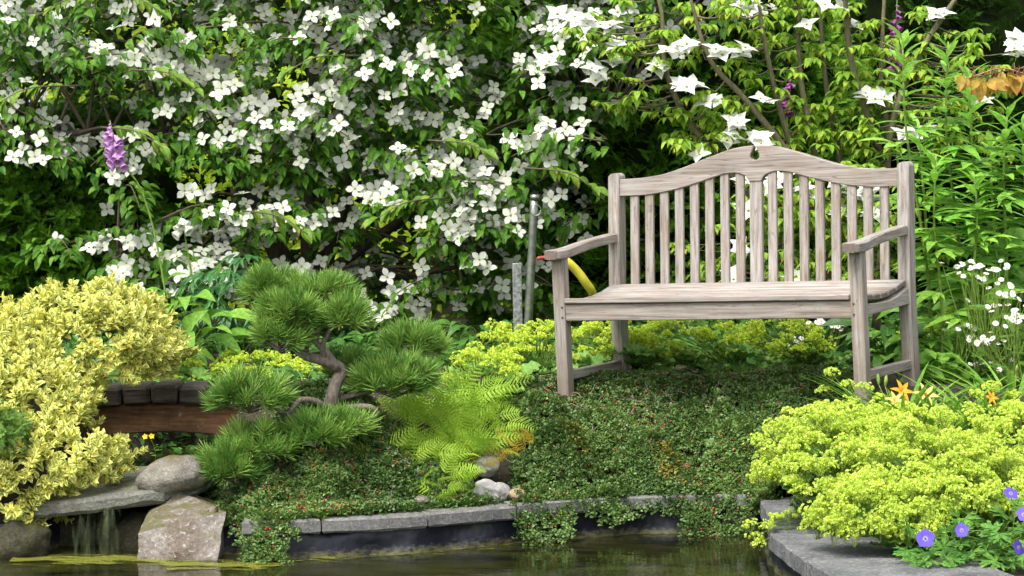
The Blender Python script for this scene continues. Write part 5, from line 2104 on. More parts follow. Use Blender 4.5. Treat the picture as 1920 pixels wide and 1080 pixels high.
# foreground mass on the right-hand paving: four clumps
for lab, bpt, c, r, n in (
        ('lime-yellow lady\'s mantle clump nearest the water, spilling over the paving', (1.42, 10.85, -0.38), (1.248, 10.8, -0.142), (0.27, 0.30, 0.20), 90),
        ('lime-yellow lady\'s mantle clump in the middle of the right foreground, above the purple flowers', (1.72, 10.5, -0.38), (1.604, 10.5, -0.168), (0.30, 0.32, 0.24), 110),
        ('lime-yellow lady\'s mantle clump at the right edge below the white daisies', (2.1, 10.7, -0.36), (1.969, 10.7, -0.13), (0.26, 0.30, 0.20), 80),
        ('lime-yellow lady\'s mantle clump hiding the foot of the right front bench leg', (1.62, 11.15, -0.3), (1.444, 11.1, -0.08), (0.28, 0.24, 0.14), 66),
        ('lime-yellow lady\'s mantle clump hanging over the front paving, left of the violet flowers', (1.62, 10.15, -0.38), (1.366, 10.1, -0.248), (0.22, 0.2, 0.14), 70),
        ('lime-yellow lady\'s mantle clump directly behind the violet flowers', (1.85, 10.3, -0.38), (1.757, 10.25, -0.208), (0.24, 0.2, 0.15), 70)):
    hd = ell_heads(c, r, n, -0.35)
    lv = [np.array(c) + rand_unit(1)[0] * np.array(r) * 0.72 * np.array([1, 1, 0.6]) + np.array([0, 0, -0.05]) for _ in range(26)]
    alchemilla(lab, bpt, hd, 0.062, 46, M_FROTH_Y, lv)
alchemilla('tall loose lady\'s mantle sprays rising in front of the right front bench leg', (1.55, 11.32, -0.2),
           [(1.325, 11.3, 0.175), (1.392, 11.3, 0.131), (1.292, 11.3, 0.109), (1.458, 11.3, 0.12), (1.414, 11.3, 0.069), (1.342, 11.25, 0.047), (1.518, 11.25, 0.08), (1.265, 11.25, 0.036), (1.128, 11.2, 0.03), (1.167, 11.15, -0.009), (1.468, 11.2, 0.019), (1.577, 11.2, 0.041), (1.38, 11.2, -0.003)],
           0.04, 26, M_FROTH_Y, [])
alchemilla('small lady\'s mantle spray hanging over the paving edge towards the water', (1.25, 10.75, -0.38),
           [(0.946, 10.6, -0.4), (0.999, 10.62, -0.361), (0.931, 10.6, -0.359), (0.965, 10.58, -0.425), (1.033, 10.65, -0.334), (1.086, 10.66, -0.325)], 0.038, 26, M_FROTH_Y, [(1.13, 10.68, -0.317), (1.172, 10.68, -0.343), (1.054, 10.65, -0.366)], nleaf_size=(0.02, 0.035))
alchemilla('lady\'s mantle sprays at the right edge behind the orange day lilies', (2.05, 11.35, -0.1),
           [(1.922, 11.3, 0.086), (1.988, 11.3, 0.12), (2.033, 11.3, 0.042), (2.09, 11.25, 0.003), (1.949, 11.2, 0.03), (1.884, 11.2, 0.041), (2.077, 11.3, 0.086)], 0.045, 28, M_FROTH_Y, [])
# behind and under the bench
for lab, bpt, c, r, n, nl in (
        ('greenish lady\'s mantle left of the bench by the front left leg', (0.12, 12.9, 0.0), (0.063, 12.8, 0.121), (0.28, 0.22, 0.15), 54, 22),
        ('greenish lady\'s mantle under the left part of the bench seat', (0.62, 13.15, 0.0), (0.406, 13.0, 0.143), (0.24, 0.22, 0.13), 50, 12),
        ('greenish lady\'s mantle under the middle of the bench seat', (1.1, 13.2, 0.0), (0.838, 13.0, 0.161), (0.30, 0.22, 0.13), 60, 20),
        ('greenish lady\'s mantle under the right part of the bench seat', (1.5, 13.1, 0.0), (1.265, 12.95, 0.155), (0.24, 0.22, 0.13), 46, 20),
        ('greenish lady\'s mantle between the fern and the pine', (-0.15, 12.45, -0.05), (-0.121, 12.4, 0.08), (0.18, 0.18, 0.11), 24, 16),
        ('greenish lady\'s mantle behind the bridge, just right of the yellow shrub', (-1.55, 13.45, -0.02), (-1.624, 13.4, -0.019), (0.24, 0.2, 0.07), 22, 24),
        ('greenish lady\'s mantle behind the bridge, left of the pine', (-1.15, 13.4, -0.02), (-1.274, 13.3, 0.003), (0.24, 0.2, 0.10), 34, 14),
        ('greenish lady\'s mantle seen through the pine branches', (-0.9, 13.1, -0.02), (-0.94, 13.0, -0.023), (0.22, 0.2, 0.10), 30, 12),
        ('greenish lady\'s mantle right of the bench among the tall stems', (2.1, 13.2, 0.0), (2.124, 13.1, 0.174), (0.24, 0.2, 0.14), 24, 12)):
    hd = ell_heads(c, r, n, -0.2)
    lv = [np.array(c) + np.array([U(-1, 1) * r[0] * 1.1, -abs(U(0.2, 1)) * r[1] * 1.2, U(-1.15, 0.1) * r[2]]) for _ in range(nl)]
    alchemilla(lab, bpt, hd, 0.05, 24, M_FROTH_G, lv, 0.0085, (0.05, 0.085))

# ---------------------------------------------------------------- ferns
M_FERN = leafmat('fern_frond', (0.25, 0.45, 0.035), (0.46, 0.64, 0.08), trans=0.38, rough=0.55, spec=0.2, mott=0.15)
M_FERN_Y = leafmat('yellowing_frond', (0.42, 0.40, 0.03), (0.60, 0.40, 0.05), trans=0.38, rough=0.55, spec=0.2, mott=0.15)


def frond_mesh(L=0.3, w=0.11, np_=15, bend=0.5):
    b = Bag()
    lf = leaf_tpl(3, 0.55, 0.08, 0.15, lance)
    path = [np.array([0, t * math.cos(bend * t), -0.0 - bend * 0.45 * t * t]) * L for t in np.linspace(0, 1, 9)]
    path = np.array(path)
    b.tube(path, [0.0022, 0.0007], 4, 0, 0.5, 1, False)
    pp, pd, ps, pn = [], [], [], []
    for i in range(np_):
        t = 0.10 + 0.86 * i / (np_ - 1)
        p = np.array([np.interp(t, np.linspace(0, 1, 9), path[:, k]) for k in range(3)])
        ln = w * L * min(1.0, 0.55 + 1.8 * t) * (1.0 - t) ** 0.75 + 0.02 * L
        for s in (-1, 1):
            pp.append(p)
            pd.append(np.array([s * 1.0, 0.48 + U(-0.1, 0.1), -0.18 + U(-0.12, 0.12)]))
            ps.append(ln * U(0.88, 1.1))
            pn.append(np.array([s * 0.25, 0.0, 1.0]))
    # one pinna: narrow blade with lobed edges
    n = 9
    V, C, T = [(0, 0, 0)], [(0, 0, 0)], []
    for k in range(1, n + 1):
        y = k / n
        hwid = (0.13 * (1.02 - y) ** 0.6 + 0.01) * (1.0 if k % 2 else 0.45)
        V += [(-hwid, y + (0.05 if k % 2 else -0.02), -0.12 * y * y), (0, y, -0.12 * y * y + 0.02), (hwid, y + (0.05 if k % 2 else -0.02), -0.12 * y * y)]
        C += [(0, y, 1), (0, y, 0), (0, y, 1)]
    T += [(0, 2, 1), (0, 3, 2)]
    for k in range(n - 1):
        o = 1 + 3 * k
        T += [(o, o + 1, o + 4), (o, o + 4, o + 3), (o + 1, o + 2, o + 5), (o + 1, o + 5, o + 4)]
    pin = (np.array(V, float), np.array(T), np.array(C, float), np.zeros(len(T), int))
    b.inst(pin, np.array(pp), frames(np.array(pd), np.array(pn)), np.array(ps), U(0.3, 0.7, len(pp)))
    return b.tpl()


FRONDS = [frond_mesh(1.0, 0.30, 13, k) for k in (0.3, 0.5, 0.8)]


def fern(label, base, n, L, mat, aim=None, up=0.9):
    root = thing('fern', label, 'fern', base)
    base = np.array(base)
    for k in range(n):
        a = U(-0.35, math.pi + 0.35)
        lean = U(-0.1, 1.3)
        d = np.array([math.cos(a), -lean, abs(math.sin(a)) * up + 0.12])
        v, t, c, m = FRONDS[k % 3]
        nn = np.array([[0.25 * math.cos(a), -0.75, 0.75]]) + 0.45 * RNG.normal(size=(1, 3))
        R = frames(nrm(d)[None], nn)[0]
        s = L * U(0.7, 1.15)
        me = mesh_from('frond', (v * s) @ R.T, t, np.clip(c + np.array([U(-0.25, 0.25), 0, 0]), 0, 1), None, [mat])
        o = bpy.data.objects.new('frond', me)
        COL.objects.link(o)
        o.parent = root
        o.location = Vector((U(-0.15, 0.15), U(-0.10, 0.06), U(-0.04, 0.06)))
    return root


fern('lime green fern just right of the pine trunk, its fronds arching over the berries', (-0.439, 11.5, -0.231), 44, 0.23, M_FERN)
fern('lime green fern above the white rock', (-0.25, 11.62, -0.195), 50, 0.24, M_FERN)
fern('lime green fern behind the pine, right of its upper needle pad', (-0.175, 11.95, -0.127), 40, 0.22, M_FERN)
fern('lime green fern low at the edging, spreading below the big fern', (-0.323, 11.36, -0.299), 28, 0.17, M_FERN, None, 0.5)
fern('lime green fern hidden behind the right-hand pine pad', (-0.464, 11.85, -0.105), 26, 0.24, M_FERN)
fern('lime green fern between the pine and the lady mantle leaves', (-0.237, 12.1, -0.036), 26, 0.24, M_FERN)
fern('yellowing fern beside the ground cover, right of the white rock', (-0.057, 11.6, -0.204), 14, 0.14, M_FERN_Y)

# ---------------------------------------------------------------- foxgloves
M_FOX_PINK = leafmat('pink_foxglove_bell', (0.56, 0.28, 0.60), (0.70, 0.44, 0.72), trans=0.3, rough=0.5, mott=0.15, base=(0.70, 0.52, 0.62))
M_FOX_WHITE = leafmat('white_foxglove_bell', (0.74, 0.76, 0.62), (0.80, 0.80, 0.72), trans=0.3, rough=0.5, mott=0.05, base=(0.60, 0.66, 0.38))
M_FOX_PURPLE = leafmat('purple_foxglove_bell', (0.26, 0.06, 0.24), (0.40, 0.12, 0.36), trans=0.25, rough=0.5, mott=0.2)
M_BROAD = leafmat('broad_green_leaf', (0.14, 0.34, 0.035), (0.25, 0.48, 0.06), trans=0.35, rough=0.5, spec=0.3, vein=(0.24, 0.40, 0.10))
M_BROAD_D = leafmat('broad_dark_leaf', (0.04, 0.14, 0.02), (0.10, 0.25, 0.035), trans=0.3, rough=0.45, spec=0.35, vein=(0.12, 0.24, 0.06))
T_BELL = lathe_tpl([(0.05, 0.0), (0.16, 0.12), (0.22, 0.4), (0.25, 0.72), (0.34, 0.95), (0.38, 1.0)], 9)
T_BROAD = leaf_tpl(6, 0.42, 0.10, 0.35, ovate, 0.10)


def foxglove(label, stem, head_frac, mat, nb, bell=0.05, leaves=(), group=None, bud_up=0.25):
    stem = np.array(stem, float)
    root = thing('foxglove', label, 'foxglove', tuple(stem[0]), group)
    b = Bag()
    b.tube(stem, [0.006, 0.005, 0.002], 6)
    b.build('stem', M_STEM, root, True)
    path = smooth_path(stem, 14)
    n = len(path)
    for k in range(nb):
        s = head_frac + (1 - head_frac) * (k / nb)
        p = path[min(n - 1, int(s * (n - 1)))]
        a = -math.pi / 2 + U(-1.5, 1.5)
        sc = bell * (1.0 - 0.65 * max(0, (k / nb - (1 - bud_up)) / bud_up) - 0.25 * k / nb)
        d = np.array([math.cos(a) * 0.75, math.sin(a) * 0.75, -0.62])
        v, t, c, m = T_BELL
        R = frames(nrm(d)[None], np.array([[0, 0, 1.0]]))[0]
        c2 = c.copy()
        c2[:, 0] = U(0, 1)
        o = bpy.data.objects.new('bell_flower', mesh_from('bell_flower', (v * sc) @ R.T, t, c2, None, [mat], True))
        COL.objects.link(o)
        o.parent = root
        o.location = Vector(p - stem[0])
    for (p, d, L) in leaves:
        R = frames(nrm(np.array(d, float))[None], np.array([[0, -0.3, 1.0]]))[0]
        v, t, c, m = T_BROAD
        c2 = c.copy()
        c2[:, 0] = U(0, 1)
        o = bpy.data.objects.new('leaf', mesh_from('leaf', (v * L) @ R.T, t, c2, None, [M_BROAD], True))
        COL.objects.link(o)
        o.parent = root
        o.location = Vector(np.array(p) - stem[0])
    # green seed pods / buds along the bare stem
    pb = Bag()
    ss = np.linspace(0.55, head_frac, 12)
    q = path[(ss * (n - 1)).astype(int)]
    dd = rand_unit(12) * np.array([1, 1, 0.3])
    pb.inst(leaf_tpl(3, 0.6, 0.2, -0.2, lance), q, frames(dd + np.array([0, 0, 0.5]), [0, 0, 1.0]), U(0.012, 0.02, 12))
    pb.build('bracts', M_STEM, root, False, stuff=True)
    return root


foxglove('pink foxglove spike leaning in front of the white dogwood at the left', [(-1.687, 13.6, 0.083), (-1.72, 13.6, 0.349), (-1.773, 13.58, 0.669), (-1.843, 13.56, 0.907), (-1.937, 13.54, 1.039), (-1.982, 13.52, 1.234)], 0.80, M_FOX_PINK, 26, 0.066,
         [((-1.694, 13.6, 0.19), (-0.7, -0.5, 0.25), 0.22), ((-1.699, 13.6, 0.27), (0.8, -0.3, 0.5), 0.2), ((-1.704, 13.6, 0.349), (-0.5, -0.6, 0.5), 0.17), ((-1.695, 13.6, 0.137), (0.5, -0.8, 0.2), 0.22), ((-1.724, 13.6, 0.429), (0.7, -0.3, 0.55), 0.13),
          ((-1.687, 13.6, 0.11), (-0.9, -0.4, -0.05), 0.24), ((-1.687, 13.6, 0.097), (0.9, -0.4, 0.05), 0.24), ((-1.75, 13.6, 0.562), (0.6, -0.4, 0.5), 0.08)])
foxglove('white foxglove with few bells beside the dark cut-leaved plant', [(-1.52, 13.7, 0.075), (-1.572, 13.7, 0.29), (-1.614, 13.68, 0.532), (-1.637, 13.66, 0.687), (-1.65, 13.66, 0.759)], 0.78, M_FOX_WHITE, 10, 0.062,
         [((-1.53, 13.7, 0.129), (-0.6, -0.5, 0.3), 0.2), ((-1.538, 13.7, 0.183), (0.7, -0.5, 0.2), 0.2), ((-1.557, 13.7, 0.236), (-0.6, -0.6, 0.4), 0.16)])
foxglove('purple foxglove half hidden behind the stems of the lime-leaved dogwood', [(1.519, 14.7, 0.457), (1.487, 14.7, 1.03), (1.475, 14.7, 1.258), (1.491, 14.7, 1.472)], 0.74, M_FOX_PURPLE, 22, 0.05)
foxglove('purple foxglove behind the tall leafy stems near the top right', [(2.078, 14.6, 0.462), (2.05, 14.6, 1.144), (2.036, 14.6, 1.512), (2.045, 14.6, 1.879)], 0.66, M_FOX_PURPLE, 30, 0.052)


# ---------------------------------------------------------------- dark cut-leaved peony
M_PEONY = leafmat('peony_leaf', (0.03, 0.13, 0.026), (0.07, 0.22, 0.045), trans=0.25, rough=0.4, spec=0.4, vein=(0.08, 0.22, 0.08))


def compound(nlob=3, w=0.26):
    lf = leaf_tpl(5, w, 0.10, 0.25, lance)
    it = []
    for a, y0 in ((0.0, 0.30), (-0.95, 0.18), (0.95, 0.18)):
        for b, s in ((0.0, 0.62), (-0.5, 0.45), (0.5, 0.45)):
            it.append((lf, rotz(a + b), (math.sin(-a) * y0, math.cos(a) * y0, 0), s * (0.9 if a else 1.0), 0, U(-0.1, 0.1)))
    st = leaf_tpl(3, 0.03, 0.0, 0.0)
    for a in (0.0, -0.95, 0.95):
        it.append((st, rotz(a), (0, 0, -0.004), 0.34, 0, 0.2))
    v, t, c, m = combine(it)
    v[:, 2] -= 0.22 * (v[:, 0] ** 2 + v[:, 1] ** 2)
    return v, t, c, m


T_COMP = compound()


def peony():
    base = np.array((-1.316, 13.75, 0.05))
    root = thing('peony', 'dark green cut-leaved peony in front of the white dogwood, behind the pine', 'plant', tuple(base))
    c = np.array((-1.339, 13.72, 0.342))
    n = 74
    u = rand_unit(n * 3)
    u = u[(u[:, 1] < 0.3) & (u[:, 2] > -0.75)][:n]
    n = len(u)
    p = c + u * np.array([0.31, 0.24, 0.24]) * U(0.6, 1.0, n)[:, None]
    d = u * np.array([1, 0.8, 0.2]) + np.array([0, -0.25, -0.25]) + RNG.normal(0, 0.2, (n, 3))
    parts('leaf', T_COMP, M_PEONY, p, frames(d, nrm(u * 0.5 + np.array([0, -0.25, 0.8]))), U(0.13, 0.19, n), root, 300)
    for k in range(9):
        b = Bag()
        q = p[k * 7 % n]
        b.tube([base + np.array([U(-.06, .06), U(-.05, .05), 0]), (base + q) / 2 + np.array([0, 0, 0.04]), q], [0.006, 0.005, 0.003], 5)
        b.build('stem', M_STEM, root, True)


peony()

# ---------------------------------------------------------------- tall leafy perennials right of the bench
M_PER = leafmat('bright_lance_leaf', (0.20, 0.48, 0.055), (0.38, 0.66, 0.10), trans=0.4, rough=0.5, spec=0.25, vein=(0.32, 0.54, 0.14))


def trilobe():
    lf = leaf_tpl(5, 0.30, 0.10, 0.3, lance)
    it = [(lf, rotz(a), (0, 0.22, 0), s, 0, 0) for a, s in ((0, 0.85), (0.55, 0.65), (-0.55, 0.65), (1.1, 0.45), (-1.1, 0.45))]
    it.append((leaf_tpl(3, 0.05, 0, 0), np.eye(3), (0, 0, 0), 0.28, 0, 0.2))
    v, t, c, m = combine(it)
    v[:, 2] -= 0.15 * v[:, 1] ** 2
    return v, t, c, m


T_TRI = trilobe()
T_LANCE = leaf_tpl(5, 0.25, 0.12, 0.35, lance)


def perennial(label, pts, nlow, nup, size=1.0):
    pts = np.array(pts, float)
    root = thing('tall_perennial', label, 'plant', tuple(pts[0]), 'tall leafy stems right of the bench')
    b = Bag()
    b.tube(pts, [0.0085, 0.007, 0.004], 7, 0, 0.6)
    b.build('stem', M_STEM, root, True)
    path = smooth_path(pts, 12)
    n = len(path)
    lp, ld, ln, ls = [], [], [], []
    a = U(0, 6.28)
    for k in range(nlow):
        s = 0.12 + 0.62 * k / nlow
        p = path[int(s * (n - 1))]
        a += 2.4
        lp.append(p)
        ld.append((math.cos(a), math.sin(a), U(0.1, 0.7)))
        ln.append((math.cos(a) * 0.3, math.sin(a) * 0.3 - 0.2, 1.0))
        ls.append(U(0.2, 0.29) * size)
    parts('leaf', T_TRI, M_PER, np.array(lp), frames(np.array(ld), np.array(ln)), np.array(ls), root, 300)
    lp, ld, ln, ls = [], [], [], []
    for k in range(nup):
        s = 0.58 + 0.42 * (k / nup)
        p = path[int(s * (n - 1))]
        a += 2.4
        f = (s - 0.58) / 0.42
        lp.append(p)
        ld.append((math.cos(a), math.sin(a), 0.15 + 1.5 * f * f))
        ln.append((-math.cos(a) * 0.2, -math.sin(a) * 0.2, 1.0))
        ls.append((U(0.17, 0.23) - 0.07 * f) * size)
    parts('upper_leaf', T_LANCE, M_PER, np.array(lp), frames(np.array(ld), np.array(ln)), np.array(ls), root, 300)
    return root


perennial('tall leafy stem directly right of the bench, the tallest one near the foxglove', [(1.951, 12.6, 0.026), (1.912, 12.6, 0.556), (1.813, 12.6, 1.169), (1.79, 12.6, 1.628)], 12, 34)
perennial('tall leafy stem with its tip below the white flowers at the top right', [(2.06, 12.7, 0.005), (2.08, 12.7, 0.601), (2.013, 12.7, 1.145), (2.017, 12.7, 1.593)], 14, 36)
perennial('leafy stem rising under the orange-leaved branch', [(2.167, 12.6, 0.014), (2.175, 12.6, 0.556), (2.121, 12.6, 1.047), (2.093, 12.6, 1.45)], 14, 34)
perennial('leafy stem at the right edge, second from the frame edge', [(2.26, 12.5, 0.023), (2.262, 12.5, 0.561), (2.243, 12.5, 0.975), (2.26, 12.5, 1.29)], 14, 34)
perennial('leafy stem cut by the right edge of the picture', [(2.395, 12.5, 0.023), (2.377, 12.5, 0.561), (2.341, 12.5, 0.926), (2.329, 12.5, 1.206)], 14, 32)
perennial('shorter leafy stem close to the right rear bench post', [(1.966, 12.45, 0.027), (1.956, 12.45, 0.417), (1.921, 12.45, 0.757), (1.926, 12.45, 1.072)], 12, 30, 0.9)
perennial('short leafy stem between two taller ones above the white daisies', [(2.109, 12.4, 0.032), (2.086, 12.4, 0.42), (2.107, 12.4, 0.735), (2.095, 12.4, 0.976)], 12, 28, 0.9)
perennial('leafy stem far behind the right arm of the bench', [(2.039, 13.3, 0.159), (2.023, 13.3, 0.575), (1.994, 13.3, 0.938), (1.971, 13.3, 1.209)], 12, 26, 0.95)
perennial('leafy stem rising behind the daisies at the right', [(2.346, 13.2, 0.115), (2.337, 13.2, 0.579), (2.313, 13.2, 0.888), (2.301, 13.2, 1.139)], 12, 26, 0.95)


# ---------------------------------------------------------------- white daisies (feverfew)
M_PETAL = leafmat('white_petal', (0.80, 0.81, 0.78), (0.86, 0.86, 0.84), trans=0.25, rough=0.6, mott=0.03)
M_YEYE = leafmat('yellow_eye', (0.62, 0.42, 0.03), (0.72, 0.52, 0.05), trans=0.0, rough=0.8, mott=0.1)
M_FEATHER = leafmat('feathery_leaf', (0.12, 0.28, 0.05), (0.22, 0.40, 0.08), trans=0.35, rough=0.55)


def daisy_tpl(n=11):
    pt = leaf_tpl(3, 0.42, 0.05, 0.08, lambda t: np.sin(np.pi * np.clip(t, 0, 1) ** 1.3) ** 0.6)
    it = [(pt, rotz(k * 6.283 / n), (0, 0, 0), 1.0, 0, 0) for k in range(n)]
    it.append((ball_tpl(0.30, 1), np.diag([1, 1, 0.55]), (0, 0, 0.06), 1.0, 1, 0))
    return combine(it)


T_DAISY = daisy_tpl()


def daisies(label, base, heads, r=0.016, group='white daisy clumps'):
    base = np.array(base, float)
    root = thing('daisy_plant', label, 'daisies', tuple(base), group)
    heads = np.array(heads, float)
    n = len(heads)
    st = Bag()
    for h in heads:
        st.tube([base + np.array([U(-.05, .05), U(-.04, .04), 0]), base * 0.4 + h * 0.6 + np.array([U(-.02, .02), 0, -0.02]), h], [0.0028, 0.002, 0.0012], 4, 0, 0.6, 3, False)
    st.build('stems', M_STEM, root, True, stuff=True)
    nn = nrm(np.array([0, -0.55, 0.8]) + RNG.normal(0, 0.25, (n, 3)))
    dv = nrm(np.cross(nn, rand_unit(n)))
    parts('flower_head', T_DAISY, [M_PETAL, M_YEYE], heads, frames(dv, nn), U(r * 0.85, r * 1.1, n), root, 300, True)
    k = 16
    lp = base + np.stack([U(-0.16, 0.16, k), U(-0.14, 0.02, k), U(0.02, 0.75, k) * (heads[:, 2].mean() - base[2])], 1)
    dd = np.stack([np.sign(lp[:, 0] - base[0]) * U(0.3, 1, k), U(-0.9, 0, k), U(0, 0.6, k)], 1)
    v, t, c, m = FRONDS[0]
    parts('leaf', leaf_feather(), M_FEATHER, lp, frames(dd, [0, -0.2, 1.0]), U(0.08, 0.12, k), root, 60)


_LF = []


def leaf_feather():
    if not _LF:
        lf = leaf_tpl(3, 0.5, 0.05, 0.1, lance)
        it = []
        for i in range(5):
            y = 0.2 + 0.15 * i
            for s in (-1, 1):
                it.append((lf, rotz(-s * 0.85), (0, y, 0), 0.36 - 0.04 * i, 0, 0))
        it.append((lf, np.eye(3), (0, 0.8, 0), 0.3, 0, 0))
        it.append((leaf_tpl(3, 0.05, 0, 0), np.eye(3), (0, 0, 0), 0.95, 0, 0))
        _LF.append(combine(it))
    return _LF[0]


def cloud(c, rx, rz, n, ry=0.06):
    return [np.array(c) + np.array([RNG.normal(0, rx * 0.55), RNG.normal(0, ry), RNG.normal(0, rz * 0.45)]) for _ in range(n)]


daisies('white daisies in the upper clump right of the bench arm', (2.122, 12.2, 0.097), cloud((2.082, 12.2, 0.575), 0.13, 0.05, 26) + cloud((2.19, 12.2, 0.468), 0.10, 0.06, 14))
daisies('white daisies at half height at the right edge', (2.223, 12.1, 0.071), cloud((2.196, 12.1, 0.379), 0.10, 0.07, 22) + cloud((2.08, 12.1, 0.248), 0.09, 0.04, 14))
daisies('white daisies low beside the tall green stems at the right', (2.019, 12.3, 0.053), cloud((2.017, 12.3, 0.301), 0.06, 0.03, 10) + cloud((2.121, 12.2, 0.145), 0.08, 0.04, 10))
daisies('white daisies seen under the right end of the bench seat', (1.486, 13.0, 0.054), cloud((1.485, 13.0, 0.263), 0.10, 0.03, 18) + cloud((1.346, 13.0, 0.181), 0.06, 0.03, 5))
daisies('white daisies seen through the back slats just above the seat', (1.408, 13.6, 0.137), cloud((1.379, 13.6, 0.469), 0.16, 0.02, 16))

# ---------------------------------------------------------------- day lilies, geranium, monkey flower
M_STRAP = leafmat('strap_leaf', (0.13, 0.32, 0.03), (0.26, 0.46, 0.06), trans=0.35, rough=0.45, spec=0.3)
M_LILY = leafmat('yellow_lily_petal', (0.80, 0.62, 0.16), (0.84, 0.70, 0.26), trans=0.35, rough=0.5, mott=0.08, base=(0.75, 0.36, 0.03))
M_LILY_O = leafmat('orange_lily_petal', (0.74, 0.36, 0.02), (0.82, 0.48, 0.04), trans=0.3, rough=0.5, mott=0.1)
T_STRAP = leaf_tpl(7, 0.045, 0.25, 0.55, lambda t: np.clip(1.15 - t ** 3, 0, 1) * np.clip(t * 8 + 0.5, 0, 1))


def day_lily(label, base, n, flowers, buds):
    base = np.array(base, float)
    root = thing('day_lily', label, 'day lily', tuple(base), 'day lilies at the foot of the bench')
    a = U(0, 6.28, n)
    d = np.stack([np.cos(a) * 0.55, np.sin(a) * 0.55, U(0.7, 1.6, n)], 1)
    p = base + np.stack([np.cos(a), np.sin(a), 0 * a], 1) * U(0, 0.06, n)[:, None]
    parts('leaf', T_STRAP, M_STRAP, p, frames(d, np.stack([-np.cos(a), -np.sin(a), np.full(n, 0.6)], 1)), U(0.28, 0.46, n), root, 300)
    pt = leaf_tpl(5, 0.40, 0.08, 0.55, lambda t: np.sin(np.pi * np.clip(t, 0, 1) ** 0.75) ** 0.8, 0.05)
    for (c, s, m) in flowers:
        c = np.array(c)
        b = Bag()
        b.tube([base, (base + c) / 2 + np.array([0, 0, 0.03]), c + np.array([0, 0.01, -0.02])], [0.004, 0.003, 0.0025], 5)
        b.build('flower_stalk', M_STEM, root, True)
        it = [(pt, rotz(k * 1.047) @ rotx(0.75 if k % 2 else 0.62), (0, 0, 0), 1.0, 0, 0.1 * (k % 3)) for k in range(6)]
        it += [(leaf_tpl(2, 0.03, 0, 0), rotz(k * 1.1) @ rotx(1.25), (0, 0, 0), 0.7, 0, 0) for k in range(5)]
        v, t, cc, mm = combine(it)
        ax = nrm(np.array([U(-0.5, 0.5), -0.75, 0.5]))
        R = frames(nrm(np.cross(ax, [0.2, 0.1, 1.0]))[None], ax[None])[0]
        cc[:, 0] = np.clip(cc[:, 0] + 0.3, 0, 1)
        o = bpy.data.objects.new('flower', mesh_from('flower', (v * s) @ R.T, t, cc, mm, [m], True))
        COL.objects.link(o)
        o.parent = root
        o.location = Vector(c - base)
    bt = lathe_tpl([(0.0, 0.0), (0.12, 0.12), (0.16, 0.45), (0.13, 0.8), (0.0, 1.0)], 7)
    for (c, dd, s, m) in buds:
        v, t, cc, mm = bt
        R = frames(nrm(np.array(dd, float))[None], np.array([[0.3, -1, 0.2]]))[0]
        cc = cc.copy()
        cc[:, 0] = U(0, 1)
        o = bpy.data.objects.new('bud', mesh_from('bud', (v * s) @ R.T, t, cc, None, [m], True))
        COL.objects.link(o)
        o.parent = root
        o.location = Vector(np.array(c) - base)
        b = Bag()
        b.tube([base, (base + np.array(c)) / 2 + np.array([0, 0, 0.02]), np.array(c)], [0.0035, 0.002], 5)
        b.build('flower_stalk', M_STEM, root, True)


day_lily('day lily with one pale yellow open flower near the right front bench leg', (1.762, 11.25, -0.174), 62, [((1.697, 11.2, 0.091), 0.052, M_LILY)],
         [((1.666, 11.18, 0.05), (0.5, -0.3, -0.3), 0.05, M_LILY_O)])
day_lily('day lily with an orange flower and closed buds, left of the pale yellow flower', (1.615, 11.3, -0.135), 46, [((1.613, 11.3, 0.098), 0.05, M_LILY_O), ((1.575, 11.22, 0.068), 0.04, M_LILY)],
         [((1.605, 11.2, 0.048), (0.15, -0.1, 1.0), 0.055, M_LILY_O), ((1.52, 11.3, 0.126), (-0.1, 0, 1.0), 0.05, M_STEM), ((1.546, 11.3, 0.12), (0.1, 0, 1.0), 0.05, M_STEM)])
day_lily('day lily at the right edge behind the lime froth with a half-hidden orange flower', (1.969, 11.3, -0.158), 52, [((1.973, 11.25, 0.076), 0.036, M_LILY_O)], [((1.774, 11.2, 0.052), (0.1, -0.1, 1.0), 0.04, M_STEM)])
day_lily('leafy day lily without flowers behind the white-daisy stems at the right', (2.152, 11.7, -0.089), 50, [], [((2.161, 11.7, 0.141), (0.1, -0.1, 1.0), 0.04, M_STEM)])

M_GER_LEAF = leafmat('geranium_leaf', (0.07, 0.22, 0.03), (0.15, 0.33, 0.05), trans=0.3, rough=0.5, spec=0.25, vein=(0.22, 0.40, 0.10))
M_GER = leafmat('violet_petal', (0.13, 0.085, 0.58), (0.20, 0.13, 0.68), trans=0.3, rough=0.5, mott=0.08, base=(0.72, 0.66, 0.82))


def palm5():
    lf = leaf_tpl(4, 0.42, 0.08, 0.12, lambda t: np.sin(np.pi * np.clip(t, 0, 1) ** 1.3))
    sm = leaf_tpl(3, 0.4, 0.05, 0.1)
    it = []
    for a in (-2.0, -1.0, 0, 1.0, 2.0):
        it.append((lf, rotz(a), (0, 0, 0), 1.0 if abs(a) < 1.5 else 0.75, 0, 0))
        for s in (-1, 1):
            it.append((sm, rotz(a + s * 0.55), (math.sin(-a) * 0.5, math.cos(a) * 0.5, 0.01), 0.42, 0, 0.05))
    return combine(it)


